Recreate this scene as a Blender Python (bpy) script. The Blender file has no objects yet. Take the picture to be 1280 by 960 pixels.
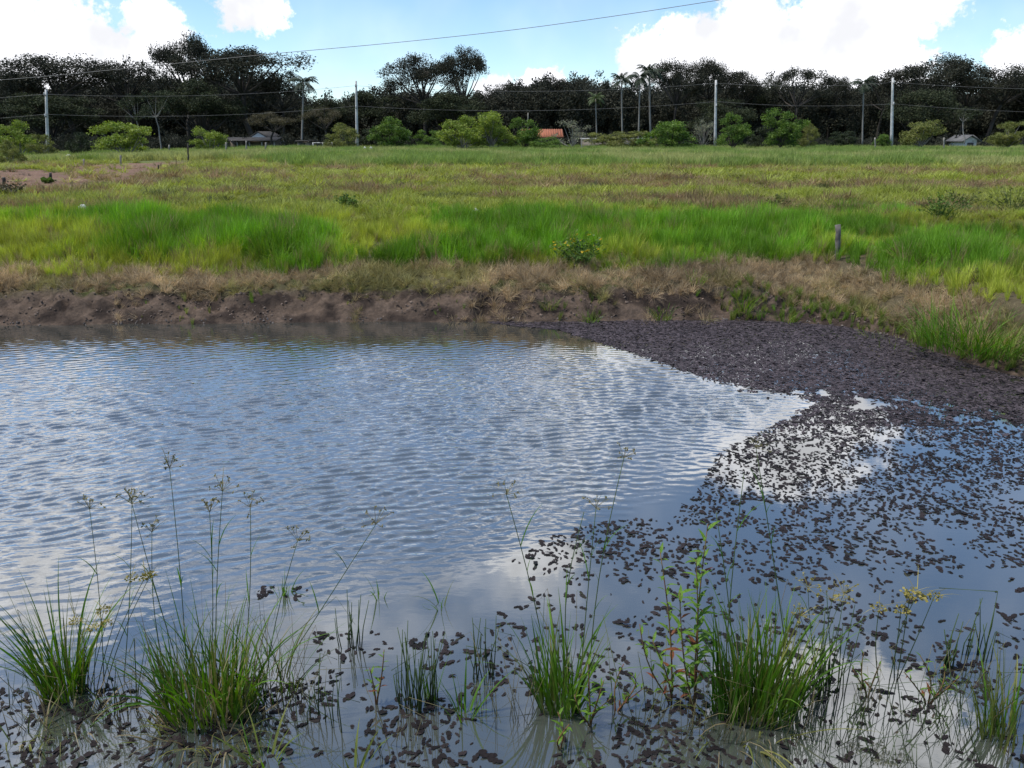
import bpy, math, random
import numpy as np
from mathutils import Vector, Matrix, Euler

R = math.radians
rng = np.random.default_rng(7)
random.seed(7)
SC = bpy.context.scene
COL = SC.collection

# ------------------------------------------------------------------ camera
F = 985.0                     # focal length in pixels of the 1280 wide photograph
CAMZ = 2.2                    # eye height above the pond
PITCH = math.atan((480 - 165) / F)
cam = bpy.data.cameras.new('camera')
cam.sensor_width = 36.0
cam.lens = F / 1280 * 36.0
cam.clip_start = 0.05
cam.clip_end = 6000
camo = bpy.data.objects.new('camera', cam)
COL.objects.link(camo)
camo.location = (0, 0, CAMZ)
camo.rotation_euler = (math.pi / 2 - PITCH, 0, 0)
SC.camera = camo
SP, CP = math.sin(PITCH), math.cos(PITCH)

# ------------------------------------------------------------------ sun, exposure
SUN_EL, SUN_AZ = 62.0, -98.0      # azimuth measured from straight ahead, minus = to the left
sun = bpy.data.lights.new('sun', 'SUN')
sun.energy = 2.8
sun.angle = R(7.0)
sun.color = (1.0, 0.955, 0.88)
suno = bpy.data.objects.new('sun', sun)
COL.objects.link(suno)
sd = Vector((math.sin(R(SUN_AZ)) * math.cos(R(SUN_EL)), math.cos(R(SUN_AZ)) * math.cos(R(SUN_EL)), math.sin(R(SUN_EL))))
suno.rotation_euler = sd.to_track_quat('Z', 'Y').to_euler()
suno.location = (0, 0, 60)
SC.view_settings.view_transform = 'Standard'
SC.view_settings.look = 'None'
SC.view_settings.gamma = 1
SC.view_settings.exposure = 0.65
SC.view_settings.use_curve_mapping = False
SC.render.engine = 'CYCLES'
SC.cycles.use_denoising = True
SC.cycles.max_bounces = 4
SC.cycles.diffuse_bounces = 2
SC.cycles.glossy_bounces = 2
SC.cycles.transmission_bounces = 3
SC.cycles.transparent_max_bounces = 4
SC.cycles.caustics_reflective = False
SC.cycles.caustics_refractive = False

# ------------------------------------------------------------------ sky
def pix_dir(px, py):
    dx, dv = (px - 640) / F, (480 - py) / F
    return np.array([dx, CP + dv * SP, -SP + dv * CP])
def azel(px, py):
    d = pix_dir(px, py); d = d / np.linalg.norm(d)
    return math.degrees(math.atan2(d[0], d[1])), math.degrees(math.asin(d[2]))

world = bpy.data.worlds.new('World')
SC.world = world
world.use_nodes = True
wt = world.node_tree
wt.nodes.clear()
WN, WL = wt.nodes, wt.links
def wmath(op, a, b=None, c=None):
    n = WN.new('ShaderNodeMath'); n.operation = op
    for i, s in enumerate((a, b, c)):
        if s is None: continue
        if hasattr(s, 'links'): WL.new(s, n.inputs[i])
        else: n.inputs[i].default_value = s
    return n.outputs[0]
def wramp(x, lo, hi, a=0.0, b=1.0):
    n = WN.new('ShaderNodeMapRange'); n.interpolation_type = 'SMOOTHSTEP'
    WL.new(x, n.inputs['Value'])
    n.inputs['From Min'].default_value = lo; n.inputs['From Max'].default_value = hi
    n.inputs['To Min'].default_value = a; n.inputs['To Max'].default_value = b
    return n.outputs[0]
def wnoise(vec, scale, detail, rough=0.55, dist=0.0):
    n = WN.new('ShaderNodeTexNoise'); n.inputs['Scale'].default_value = scale
    n.inputs['Detail'].default_value = detail; n.inputs['Roughness'].default_value = rough
    n.inputs['Distortion'].default_value = dist
    WL.new(vec, n.inputs['Vector']); return n.outputs[0]
tc = WN.new('ShaderNodeTexCoord')
sep = WN.new('ShaderNodeSeparateXYZ'); WL.new(tc.outputs['Generated'], sep.inputs[0])
X, Y, Z = sep.outputs
AZ = wmath('MULTIPLY', wmath('ARCTAN2', X, Y), 57.29578)
EL = wmath('MULTIPLY', wmath('ARCSINE', Z), 57.29578)
comb = WN.new('ShaderNodeCombineXYZ'); WL.new(AZ, comb.inputs[0]); WL.new(EL, comb.inputs[1])
PV = comb.outputs[0]
# cumulus heaps, seen low over the trees and, higher up, mirrored in the pond: az, el, half width, half height
HEAPS = []
def heap(px, py, w, h):
    a, e = azel(px, py); HEAPS.append((a, e, w / F * 57.3, h / F * 57.3))
heap(30, 80, 75, 58); heap(110, 85, 70, 60); heap(190, 78, 52, 50); heap(190, 25, 30, 22)
heap(315, 8, 36, 26); heap(-120, 70, 120, 70)
heap(620, 112, 26, 16); heap(675, 105, 30, 16); heap(640, 140, 90, 26)
heap(840, 75, 60, 40); heap(925, 50, 52, 50); heap(1000, 60, 60, 50); heap(1075, 22, 82, 56); heap(1115, 85, 48, 36); heap(980, 100, 190, 34)
heap(1278, 72, 42, 26); heap(1420, 70, 90, 40)
HEAPS += [(9, 14.0, 14, 2.4), (19, 21, 7.5, 3.2), (23, 19, 5, 2), (6, 19.0, 5, 2.2), (-33, 25, 7, 6), (27, 37.5, 10, 4), (2, 30, 4, 1.8), (-8, 14.0, 7, 1.5)]
acc = None
for (a, e, ra, re) in HEAPS:
    n = WN.new('ShaderNodeVectorMath'); n.operation = 'MULTIPLY_ADD'
    WL.new(PV, n.inputs[0]); n.inputs[1].default_value = (1 / ra, 1 / re, 0); n.inputs[2].default_value = (-a / ra, -e / re, 0)
    l = WN.new('ShaderNodeVectorMath'); l.operation = 'LENGTH'; WL.new(n.outputs[0], l.inputs[0])
    acc = l.outputs['Value'] if acc is None else wmath('MINIMUM', acc, l.outputs['Value'])
nz = wnoise(PV, 0.36, 7.0, 0.66)
nz2 = wnoise(PV, 0.13, 3.0, 0.5)
nz3 = wnoise(PV, 1.5, 5.0, 0.6)
field = wmath('ADD', wmath('ADD', acc, wmath('MULTIPLY', wmath('SUBTRACT', nz3, 0.5), 0.9)), wmath('MULTIPLY', wmath('SUBTRACT', nz, 0.5), 2.0))
heaps = wramp(field, 0.80, 1.18, 1.0, 0.0)
# the broken cloud over the rest of the sky, on a flat layer
zz = wmath('ADD', wmath('MAXIMUM', Z, 0.0), 0.12)
flat = WN.new('ShaderNodeCombineXYZ')
WL.new(wmath('DIVIDE', X, zz), flat.inputs[0]); WL.new(wmath('DIVIDE', Y, zz), flat.inputs[1]); flat.inputs[2].default_value = 4.3
fn = wnoise(flat.outputs[0], 1.25, 6.0, 0.58, 0.3)
layer = wramp(fn, 0.54, 0.72, 0.0, 0.8)
layer = wmath('MULTIPLY', layer, wramp(EL, 13.0, 22.0))
veil = wmath('MULTIPLY', wramp(nz2, 0.35, 0.75, 0.0, 0.30), wramp(EL, 8, 30, 0.6, 0.5))
mask = wmath('MAXIMUM', wmath('MAXIMUM', heaps, layer), veil)
sky = WN.new('ShaderNodeTexSky'); sky.sky_type = 'NISHITA'; sky.sun_disc = False
sky.sun_elevation = R(SUN_EL); sky.sun_rotation = R(SUN_AZ)
sky.altitude = 1200; sky.air_density = 1.0; sky.dust_density = 0.25; sky.ozone_density = 1.2
skyS = WN.new('ShaderNodeVectorMath'); skyS.operation = 'MULTIPLY'; WL.new(sky.outputs[0], skyS.inputs[0]); skyS.inputs[1].default_value = (.67, .762, .825)
shade = wramp(wnoise(PV, 0.22, 4.0, 0.5), 0.36, 0.60, 4.4, 6.5)
cl = WN.new('ShaderNodeVectorMath'); cl.operation = 'SCALE'; cl.inputs[0].default_value = (0.965, 0.975, 1.02); WL.new(shade, cl.inputs['Scale'])
mix = WN.new('ShaderNodeMix'); mix.data_type = 'RGBA'
WL.new(mask, mix.inputs['Factor']); WL.new(skyS.outputs[0], mix.inputs[6]); WL.new(cl.outputs[0], mix.inputs[7])
bg = WN.new('ShaderNodeBackground'); bg.inputs['Strength'].default_value = 0.14
WL.new(mix.outputs[2], bg.inputs['Color'])
wo = WN.new('ShaderNodeOutputWorld'); WL.new(bg.outputs[0], wo.inputs[0])

# ------------------------------------------------------------------ helpers
def at(px, py, Yd):                       # the point at distance Yd seen at a place in the photograph
    d = pix_dir(px, py); t = Yd / d[1]
    return np.array([0, 0, CAMZ]) + d * t
def on(px, py, z=0.0):                    # the point at height z seen at a place in the photograph
    d = pix_dir(px, py); t = (z - CAMZ) / d[2]
    return np.array([0, 0, CAMZ]) + d * t
def project(p):
    p = np.asarray(p, float); x, y, z = p[..., 0], p[..., 1], p[..., 2] - CAMZ
    dep = y * CP - z * SP; up = y * SP + z * CP
    return 640 + F * x / dep, 480 - F * up / dep

_tab = np.random.default_rng(3).random((256, 256))
def vnoise(x, y):
    x = np.asarray(x, float); y = np.asarray(y, float)
    xi, yi = np.floor(x).astype(int), np.floor(y).astype(int)
    fx, fy = x - xi, y - yi
    fx = fx * fx * (3 - 2 * fx); fy = fy * fy * (3 - 2 * fy)
    g = lambda a, b: _tab[a & 255, b & 255]
    return (g(xi, yi) * (1 - fx) + g(xi + 1, yi) * fx) * (1 - fy) + (g(xi, yi + 1) * (1 - fx) + g(xi + 1, yi + 1) * fx) * fy
def fbm(x, y, o=4):
    s, a, t = 0, 0.5, 0
    for k in range(o):
        s = s + a * vnoise(x * 2 ** k + 17.3 * k, y * 2 ** k + 9.1 * k); t += a; a *= 0.5
    return s / t
def sstep(x, a, b):
    t = np.clip((np.asarray(x, float) - a) / (b - a), 0, 1); return t * t * (3 - 2 * t)

def mesh(name, v, f, mat=None, smooth=False):
    """vertices (N,3); faces an (M,k) array or a list of such arrays"""
    me = bpy.data.meshes.new(name)
    v = np.asarray(v, np.float32); fs = f if isinstance(f, list) else [f]
    fs = [np.asarray(a, np.int32) for a in fs if len(a)]
    me.vertices.add(len(v)); me.vertices.foreach_set('co', v.ravel())
    tot = np.concatenate([np.full(len(a), a.shape[1], np.int32) for a in fs])
    idx = np.concatenate([a.ravel() for a in fs])
    me.loops.add(len(idx)); me.loops.foreach_set('vertex_index', idx)
    me.polygons.add(len(tot))
    me.polygons.foreach_set('loop_start', np.concatenate([[0], np.cumsum(tot)[:-1]]).astype(np.int32))
    me.polygons.foreach_set('loop_total', tot)
    if smooth: me.polygons.foreach_set('use_smooth', np.ones(len(tot), bool))
    me.update(calc_edges=True)
    if mat: me.materials.append(mat)
    return me
def obj(name, me, parent=None, loc=(0, 0, 0), kind=None, label=None, cat=None, group=None, link=True, rot=None, scl=None):
    o = bpy.data.objects.new(name, me)
    if link: COL.objects.link(o)
    o.location = tuple(float(c) for c in loc)
    if rot is not None: o.rotation_euler = tuple(float(c) for c in rot)
    if scl is not None: o.scale = tuple(float(c) for c in scl)
    if parent: o.parent = parent
    if kind: o['kind'] = kind
    if label: o['label'] = label
    if cat: o['category'] = cat
    if group: o['group'] = group
    return o
def thing(name, label, cat, loc, group=None, rot=None, scl=None):
    return obj(name, None, None, loc, None, label, cat, group, rot=rot, scl=scl)

class Geo:                                  # gathers pieces of one mesh
    def __init__(s): s.v = []; s.f = {}; s.n = 0
    def add(s, v, f):
        v = np.asarray(v, float); f = np.asarray(f, int)
        s.v.append(v); s.f.setdefault(f.shape[1], []).append(f + s.n); s.n += len(v); return s
    def tube(s, pts, rad, k=6, cap=True):
        pts = np.asarray(pts, float); n = len(pts); rad = np.broadcast_to(np.asarray(rad, float), (n,))
        tan = np.gradient(pts, axis=0); tan /= np.linalg.norm(tan, axis=1, keepdims=True) + 1e-9
        ref = np.array([1., 0, 0]) if abs(tan[0][0]) < .8 else np.array([0, 1., 0])
        a = np.cross(tan, ref); a /= np.linalg.norm(a, axis=1, keepdims=True) + 1e-9
        b = np.cross(tan, a)
        ang = np.arange(k) * 2 * math.pi / k
        V = pts[:, None] + rad[:, None, None] * (np.cos(ang)[None, :, None] * a[:, None] + np.sin(ang)[None, :, None] * b[:, None])
        i, j = np.meshgrid(np.arange(n - 1), np.arange(k), indexing='ij')
        q = np.stack([i * k + j, i * k + (j + 1) % k, (i + 1) * k + (j + 1) % k, (i + 1) * k + j], -1).reshape(-1, 4)
        s.add(V.reshape(-1, 3), q)
        if cap:
            s.f.setdefault(k, []).append(np.array([np.arange(k)[::-1] + s.n - n * k, np.arange(k) + s.n - k]))
        return s
    def box(s, lo, hi):
        x0, y0, z0 = lo; x1, y1, z1 = hi
        v = [(x0, y0, z0), (x1, y0, z0), (x1, y1, z0), (x0, y1, z0), (x0, y0, z1), (x1, y0, z1), (x1, y1, z1), (x0, y1, z1)]
        return s.add(v, [(0, 3, 2, 1), (4, 5, 6, 7), (0, 1, 5, 4), (1, 2, 6, 5), (2, 3, 7, 6), (3, 0, 4, 7)])
    def build(s, name, mat, smooth=False):
        return mesh(name, np.concatenate(s.v), [np.concatenate(a) for a in s.f.values()], mat, smooth)

def blade_geo(base, az, lean, bend, L, w, seg=4, tip=0.12, fold=0.0):
    """grass blades: strips that leave the base at angle lean from upright and bend over by 'bend' more"""
    N = len(az); t = np.linspace(0, 1, seg + 1)
    ang = lean[:, None] + bend[:, None] * t[None] ** 1.4
    ds = (L / seg)[:, None]
    h = np.concatenate([np.zeros((N, 1)), np.cumsum(np.sin(ang[:, :-1]) * ds, 1)], 1)
    z = np.concatenate([np.zeros((N, 1)), np.cumsum(np.cos(ang[:, :-1]) * ds, 1)], 1)
    c = np.stack([base[:, 0, None] + np.cos(az)[:, None] * h, base[:, 1, None] + np.sin(az)[:, None] * h, base[:, 2, None] + z], -1)
    tw = az + math.pi / 2 + rng.normal(0, .7, N)
    side = np.stack([np.cos(tw), np.sin(tw), np.zeros(N)], -1)
    prof = np.interp(t, [0, .25, .6, 1], [.75, 1, .8, tip])
    off = side[:, None] * (w[:, None] * prof[None] * .5)[..., None]
    V = np.stack([c - off, c + off], 2).reshape(-1, 3)
    b = (np.arange(N) * (seg + 1) * 2)[:, None] + (np.arange(seg) * 2)[None]
    b = b.ravel()
    return V, np.stack([b, b + 1, b + 3, b + 2], 1)

# ------------------------------------------------------------------ materials
def mat(name, build):
    m = bpy.data.materials.new(name); m.use_nodes = True
    nt = m.node_tree; nt.nodes.clear()
    out = nt.nodes.new('ShaderNodeOutputMaterial')
    nt.links.new(build(nt), out.inputs['Surface'])
    return m
def N_(nt, t, **kw):
    n = nt.nodes.new(t)
    for k, v in kw.items():
        if k in n.inputs: n.inputs[k].default_value = v
        else: setattr(n, k, v)
    return n
def rgba(c): return (c[0], c[1], c[2], 1.0)
def noise_col(nt, c1, c2, scale, detail=4, coord='Object', lo=.35, hi=.65, c3=None):
    tcn = N_(nt, 'ShaderNodeTexCoord')
    n = N_(nt, 'ShaderNodeTexNoise', Scale=scale, Detail=detail)
    nt.links.new(tcn.outputs[coord], n.inputs['Vector'])
    r = N_(nt, 'ShaderNodeValToRGB')
    r.color_ramp.elements[0].position = lo; r.color_ramp.elements[0].color = rgba(c1)
    r.color_ramp.elements[1].position = hi; r.color_ramp.elements[1].color = rgba(c2)
    if c3 is not None:
        e = r.color_ramp.elements.new((lo + hi) / 2); e.color = rgba(c3)
    nt.links.new(n.outputs[0], r.inputs[0])
    return r.outputs[0], n.outputs[0]
def solid(name, c1, c2, scale=3, rough=.8, bump=0.0, coord='Object', spec=.3):
    def b(nt):
        c, n = noise_col(nt, c1, c2, scale, 5, coord)
        p = N_(nt, 'ShaderNodeBsdfPrincipled', Roughness=rough)
        p.inputs['Specular IOR Level'].default_value = spec
        nt.links.new(c, p.inputs['Base Color'])
        if bump:
            bp = N_(nt, 'ShaderNodeBump', Strength=bump, Distance=.02)
            nt.links.new(n, bp.inputs['Height']); nt.links.new(bp.outputs[0], p.inputs['Normal'])
        return p.outputs[0]
    return mat(name, b)
def leafy(name, c1, c2, trans=.35, inst=False, scale=.9, rough=.55, spec=.25, jitter=.25):
    """leaf: diffuse + light coming through, colour varied in space, per object or by the tuft's own colour"""
    def b(nt):
        if inst:
            at_ = N_(nt, 'ShaderNodeAttribute', attribute_type='INSTANCER', attribute_name='col'); c = at_.outputs['Color']
        else:
            c, _ = noise_col(nt, c1, c2, scale, 3, 'Object')
        oi = N_(nt, 'ShaderNodeObjectInfo')
        geo = N_(nt, 'ShaderNodeNewGeometry')
        ad = N_(nt, 'ShaderNodeMath', operation='ADD')
        nt.links.new(geo.outputs['Random Per Island'], ad.inputs[0])
        ad.inputs[1].default_value = 0.0
        mr = N_(nt, 'ShaderNodeMapRange'); nt.links.new(ad.outputs[0], mr.inputs[0])
        mr.inputs['To Min'].default_value = 1 - jitter; mr.inputs['To Max'].default_value = 1 + jitter
        sc = N_(nt, 'ShaderNodeVectorMath', operation='SCALE'); nt.links.new(c, sc.inputs[0]); nt.links.new(mr.outputs[0], sc.inputs['Scale'])
        p = N_(nt, 'ShaderNodeBsdfPrincipled', Roughness=rough); p.inputs['Specular IOR Level'].default_value = spec
        nt.links.new(sc.outputs[0], p.inputs['Base Color'])
        tr = N_(nt, 'ShaderNodeBsdfTranslucent')
        hs = N_(nt, 'ShaderNodeHueSaturation', Saturation=1.15, Value=1.1); nt.links.new(sc.outputs[0], hs.inputs['Color']); nt.links.new(hs.outputs[0], tr.inputs[0])
        mx = N_(nt, 'ShaderNodeMixShader', Fac=trans)
        nt.links.new(p.outputs[0], mx.inputs[1]); nt.links.new(tr.outputs[0], mx.inputs[2])
        return mx.outputs[0]
    return mat(name, b)

M = {}
M['grass'] = leafy('grass_blades', None, None, .42, inst=True)
M['foliage_dark'] = leafy('dark_foliage', (.022, .025, .018), (.062, .062, .042), .15, scale=7, rough=.7, spec=.12)
M['foliage_mid'] = leafy('mid_foliage', (.026, .034, .019), (.066, .076, .038), .2, scale=7, rough=.7, spec=.12)
M['foliage_brown'] = leafy('brownish_foliage', (.05, .045, .025), (.12, .10, .05), .25, scale=6)
M['shrub_bright'] = leafy('bright_shrub_leaves', (.13, .19, .03), (.31, .37, .08), .38, scale=4.5)
M['shrub_green'] = leafy('green_shrub_leaves', (.06, .12, .022), (.17, .25, .05), .35, scale=4.5)
M['shrub_olive'] = leafy('olive_shrub_leaves', (.10, .12, .03), (.25, .26, .08), .35, scale=4.5)
M['shrub_dark'] = leafy('dark_shrub_leaves', (.02, .03, .013), (.055, .07, .03), .25, scale=4.5)
M['shrub_grey'] = leafy('greyish_shrub_leaves', (.13, .14, .085), (.27, .27, .17), .3, scale=4.5)
M['palm'] = leafy('palm_fronds', (.03, .045, .025), (.05, .065, .04), .2, scale=.3)
M['palm_pale'] = leafy('pale_palm_fronds', (.07, .10, .04), (.12, .15, .06), .25, scale=.3)
M['bark_dark'] = solid('dark_bark', (.03, .025, .02), (.07, .06, .05), 4, .9, .4)
M['bark_pale'] = solid('pale_bark', (.17, .16, .14), (.30, .28, .25), 3, .9, .3)
M['concrete'] = solid('pole_concrete', (.42, .42, .40), (.58, .57, .55), 2.5, .85, .2)
M['wood_old'] = solid('weathered_wood', (.07, .06, .052), (.19, .17, .15), 9, .9, .6)
M['wood_dark'] = solid('dark_weathered_wood', (.035, .03, .026), (.08, .07, .06), 9, .9, .6)
M['wood_pale'] = solid('pale_fence_wood', (.18, .165, .14), (.32, .30, .26), 7, .9, .4)
M['wire'] = solid('wire_metal', (.16, .15, .14), (.22, .21, .20), 2, .5, 0)
M['tile'] = solid('clay_tile', (.30, .105, .055), (.42, .16, .085), 5, .8, .2)
M['roof_dark'] = solid('dark_sheet_roof', (.028, .025, .023), (.06, .055, .05), 2, .8, .2)
M['roof_pale'] = solid('grey_sheet_roof', (.10, .097, .094), (.16, .155, .15), 2, .8, .2)
M['plaster'] = solid('white_plaster', (.46, .455, .43), (.60, .59, .56), 2, .9, .15)
M['plaster_warm'] = solid('dim_plaster', (.20, .16, .13), (.30, .25, .20), 2, .9, .15)
M['door'] = solid('painted_door', (.05, .045, .04), (.09, .08, .07), 3, .5, 0)
M['glass'] = solid('window_glass', (.02, .025, .03), (.04, .045, .05), 1, .08, 0, spec=.6)
M['rock'] = solid('pale_rock', (.36, .35, .32), (.55, .53, .50), 6, .9, .6)
M['white'] = solid('white_cloth', (.50, .50, .48), (.62, .62, .60), 4, .8, .2)
M['blade'] = leafy('sedge_blades', (.06, .16, .015), (.17, .30, .035), .42, scale=2.2, jitter=.35)
M['blade_pale'] = leafy('yellowing_blades', (.12, .17, .03), (.26, .26, .08), .42, scale=3, jitter=.35)
M['blade_dry'] = leafy('dry_blades', (.20, .16, .08), (.34, .28, .16), .3, scale=3, jitter=.3)
M['rush'] = leafy('rush_stems', (.035, .075, .02), (.09, .13, .035), .25, scale=3, jitter=.3)
M['stem'] = leafy('sedge_stems', (.05, .09, .025), (.10, .13, .045), .2, scale=3)
M['umbel'] = leafy('dry_umbels', (.16, .15, .07), (.28, .24, .12), .3, scale=6)
M['umbel_yellow'] = leafy('ripe_umbels', (.22, .19, .04), (.38, .32, .09), .3, scale=8)
M['herb'] = leafy('herb_leaves', (.09, .20, .02), (.20, .32, .045), .42, scale=6, jitter=.3)
M['herb_red'] = leafy('reddening_leaves', (.17, .04, .022), (.22, .10, .03), .35, scale=6, jitter=.3)
M['herb_stem'] = solid('reddish_stem', (.16, .06, .03), (.14, .12, .04), 8, .7, 0)
M['flower'] = leafy('yellow_petals', (.55, .36, .02), (.70, .48, .04), .3, scale=6)
M['dry_stalk'] = solid('dry_stalk', (.05, .04, .03), (.11, .085, .06), 8, .9, .3)
M['straw'] = solid('pale_straw', (.38, .32, .22), (.52, .45, .33), 8, .9, .2)
FLOAT_C = ((.007, .005, .005), (.026, .019, .0185))
def _float(nt):
    c, _ = noise_col(nt, FLOAT_C[0], FLOAT_C[1], 60, 3, 'Object')
    oi = N_(nt, 'ShaderNodeObjectInfo')
    mr = N_(nt, 'ShaderNodeMapRange'); nt.links.new(oi.outputs['Random'], mr.inputs[0]); mr.inputs['To Min'].default_value = .35; mr.inputs['To Max'].default_value = 1.6
    sc = N_(nt, 'ShaderNodeVectorMath', operation='SCALE'); nt.links.new(c, sc.inputs[0]); nt.links.new(mr.outputs[0], sc.inputs['Scale'])
    p = N_(nt, 'ShaderNodeBsdfPrincipled', Roughness=.7); p.inputs['Specular IOR Level'].default_value = .2
    p.inputs['Sheen Weight'].default_value = .04; p.inputs['Sheen Roughness'].default_value = .5
    p.inputs['Sheen Tint'].default_value = (.75, .72, .8, 1)
    nt.links.new(sc.outputs[0], p.inputs['Base Color'])
    return p.outputs[0]
M['float'] = mat('brown_floating_leaves', _float)
FLOAT_C = ((.022, .017, .019), (.085, .068, .074))
M['float_grey'] = mat('greyish_packed_floating_leaves', _float)  # same leaf material in a paler, greyer colour, for the farther packed mat

def _ground(nt):
    a = N_(nt, 'ShaderNodeAttribute', attribute_name='gcol')
    tcn = N_(nt, 'ShaderNodeTexCoord')
    n = N_(nt, 'ShaderNodeTexNoise', Scale=14, Detail=9, Roughness=.78); nt.links.new(tcn.outputs['Object'], n.inputs['Vector'])
    mr = N_(nt, 'ShaderNodeMapRange'); nt.links.new(n.outputs[0], mr.inputs[0])
    mr.inputs['From Min'].default_value = .25; mr.inputs['From Max'].default_value = .75; mr.inputs['To Min'].default_value = .45; mr.inputs['To Max'].default_value = 1.5
    sc = N_(nt, 'ShaderNodeVectorMath', operation='SCALE'); nt.links.new(a.outputs['Color'], sc.inputs[0]); nt.links.new(mr.outputs[0], sc.inputs['Scale'])
    p = N_(nt, 'ShaderNodeBsdfPrincipled', Roughness=.9); p.inputs['Specular IOR Level'].default_value = .2
    nt.links.new(sc.outputs[0], p.inputs['Base Color'])
    bp = N_(nt, 'ShaderNodeBump', Strength=.9, Distance=.06); nt.links.new(n.outputs[0], bp.inputs['Height']); nt.links.new(bp.outputs[0], p.inputs['Normal'])
    return p.outputs[0]
M['ground'] = mat('earth_and_thatch', _ground)
def _water(nt):
    tcn = N_(nt, 'ShaderNodeTexCoord')
    c, _ = noise_col(nt, (.056, .063, .054), (.070, .077, .067), .5, 3, 'Object')
    p = N_(nt, 'ShaderNodeBsdfDiffuse'); gl = N_(nt, 'ShaderNodeBsdfGlossy', Roughness=.03)
    nt.links.new(c, p.inputs['Color'])
    mp = N_(nt, 'ShaderNodeMapping'); mp.inputs['Scale'].default_value = (11, 30, 1); mp.inputs['Rotation'].default_value = (0, 0, R(12))
    nt.links.new(tcn.outputs['Object'], mp.inputs[0])
    n = N_(nt, 'ShaderNodeTexNoise', Scale=1.0, Detail=3, Roughness=.5); nt.links.new(mp.outputs[0], n.inputs['Vector'])
    wa = N_(nt, 'ShaderNodeAttribute', attribute_name='wind')
    st = N_(nt, 'ShaderNodeMath', operation='MULTIPLY_ADD'); nt.links.new(wa.outputs['Fac'], st.inputs[0]); st.inputs[1].default_value = .30; st.inputs[2].default_value = .012
    bp = N_(nt, 'ShaderNodeBump', Distance=.010); nt.links.new(st.outputs[0], bp.inputs['Strength']); nt.links.new(n.outputs[0], bp.inputs['Height'])
    for q in (p, gl): nt.links.new(bp.outputs[0], q.inputs['Normal'])
    lwt = N_(nt, 'ShaderNodeLayerWeight', Blend=.5); nt.links.new(bp.outputs[0], lwt.inputs['Normal'])
    fr = N_(nt, 'ShaderNodeMath', operation='POWER'); nt.links.new(lwt.outputs['Facing'], fr.inputs[0]); fr.inputs[1].default_value = 1.12
    mx = N_(nt, 'ShaderNodeMixShader'); nt.links.new(fr.outputs[0], mx.inputs[0]); nt.links.new(p.outputs[0], mx.inputs[1]); nt.links.new(gl.outputs[0], mx.inputs[2])
    return mx.outputs[0]
M['water'] = mat('murky_water', _water)

# ------------------------------------------------------------------ terrain
_sh = np.array([on(px, py)[:2] for px, py in [(-420, 418), (0, 407), (300, 404), (620, 402), (900, 400), (990, 402), (1060, 409), (1130, 424), (1180, 444), (1240, 464), (1290, 475), (1420, 520), (1700, 640)]])
def shore(x):
    x = np.asarray(x, float)
    return np.interp(x, _sh[:, 0], _sh[:, 1]) + .10 * (fbm(x * 1.1 + 5, x * 0 + 2, 3) - .5) + .05 * (fbm(x * 6, x * 0 + 8, 2) - .5)
def height(x, y):
    x = np.asarray(x, float); y = np.asarray(y, float)
    d = y - shore(x)
    soft = sstep(x, 2.6, 4.6)                    # the bank turns gentle where it swings round on the right
    steep = np.interp(d, [-3, -.15, 0, .10, .30, .42, .9, 1.6, 7, 60, 150, 400, 3000], [-.6, -.10, -.01, .10, .27, .33, .42, .52, .62, .42, .35, 1.2, 1.2])
    gentle = np.interp(d, [-3, -.15, 0, .3, 1.2, 2.4, 7, 60, 150, 400, 3000], [-.6, -.05, .0, .09, .28, .50, .62, .42, .35, 1.2, 1.2])
    h = steep * (1 - soft) + gentle * soft
    band = sstep(d, .02, .2) * (1 - sstep(d, .5, 1.0))
    h = h + band * (.18 * (fbm(x * 3.5, y * 3.5, 4) - .5) + .13 * (fbm(x * 8, y * 13, 3) - .5) + .07 * (fbm(x * 23, y * 28, 2) - .5))
    far = sstep(d, .8, 2.5) * (1 - sstep(y, 60, 110))
    h = h + far * (.16 * (fbm(x * .9, y * .9, 3) - .5) + .10 * (fbm(x * 2.3, y * 2.3, 2) - .5))
    h = h - .5 * sstep(-x, 18, 45) * sstep(y, 25, 60) * (1 - sstep(y, 100, 160))
    near = -.12 + (1.9 - y) * .42
    near = np.minimum(near, .75) + .05 * (fbm(x * 4, y * 4, 3) - .5)
    return np.where(y < 4.5, np.maximum(np.where(y < 4.5, near, -9), -.6), h)
xs = np.unique(np.concatenate([-np.geomspace(42, 2600, 26)[::-1], np.arange(-42, -9, .4), np.arange(-9, 9, .045), np.arange(9, 42, .4), np.geomspace(42, 2600, 26)]).round(4))
ys = np.unique(np.concatenate([-np.geomspace(3, 900, 12)[::-1], np.arange(-3, 7, .25), np.arange(7, 8.7, .08), np.arange(8.7, 10.1, .026), np.arange(10.1, 11.4, .06), np.arange(11.4, 20, .16), np.arange(20, 50, .35), np.geomspace(50, 4200, 48)]).round(4))
GX, GY = np.meshgrid(xs, ys)
GZ = height(GX, GY)
nx, ny = len(xs), len(ys)
i, j = np.meshgrid(np.arange(ny - 1), np.arange(nx - 1), indexing='ij')
q = np.stack([i * nx + j, i * nx + j + 1, (i + 1) * nx + j + 1, (i + 1) * nx + j], -1).reshape(-1, 4)
gm = mesh('ground', np.stack([GX, GY, GZ], -1).reshape(-1, 3), q, M['ground'], True)
dS = GY - shore(GX)
def L3(a, b, t): return np.asarray(a) * (1 - t[..., None]) + np.asarray(b) * t[..., None]
def inpoly(px, py, poly):
    r_ = np.zeros(np.shape(px), bool); n = len(poly)
    for k in range(n):
        (x0, y0), (x1, y1) = poly[k], poly[(k + 1) % n]
        c = ((y0 > py) != (y1 > py)) & (px < (x1 - x0) * (py - y0) / ((y1 - y0) + 1e-9) + x0); r_ ^= c
    return r_
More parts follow.
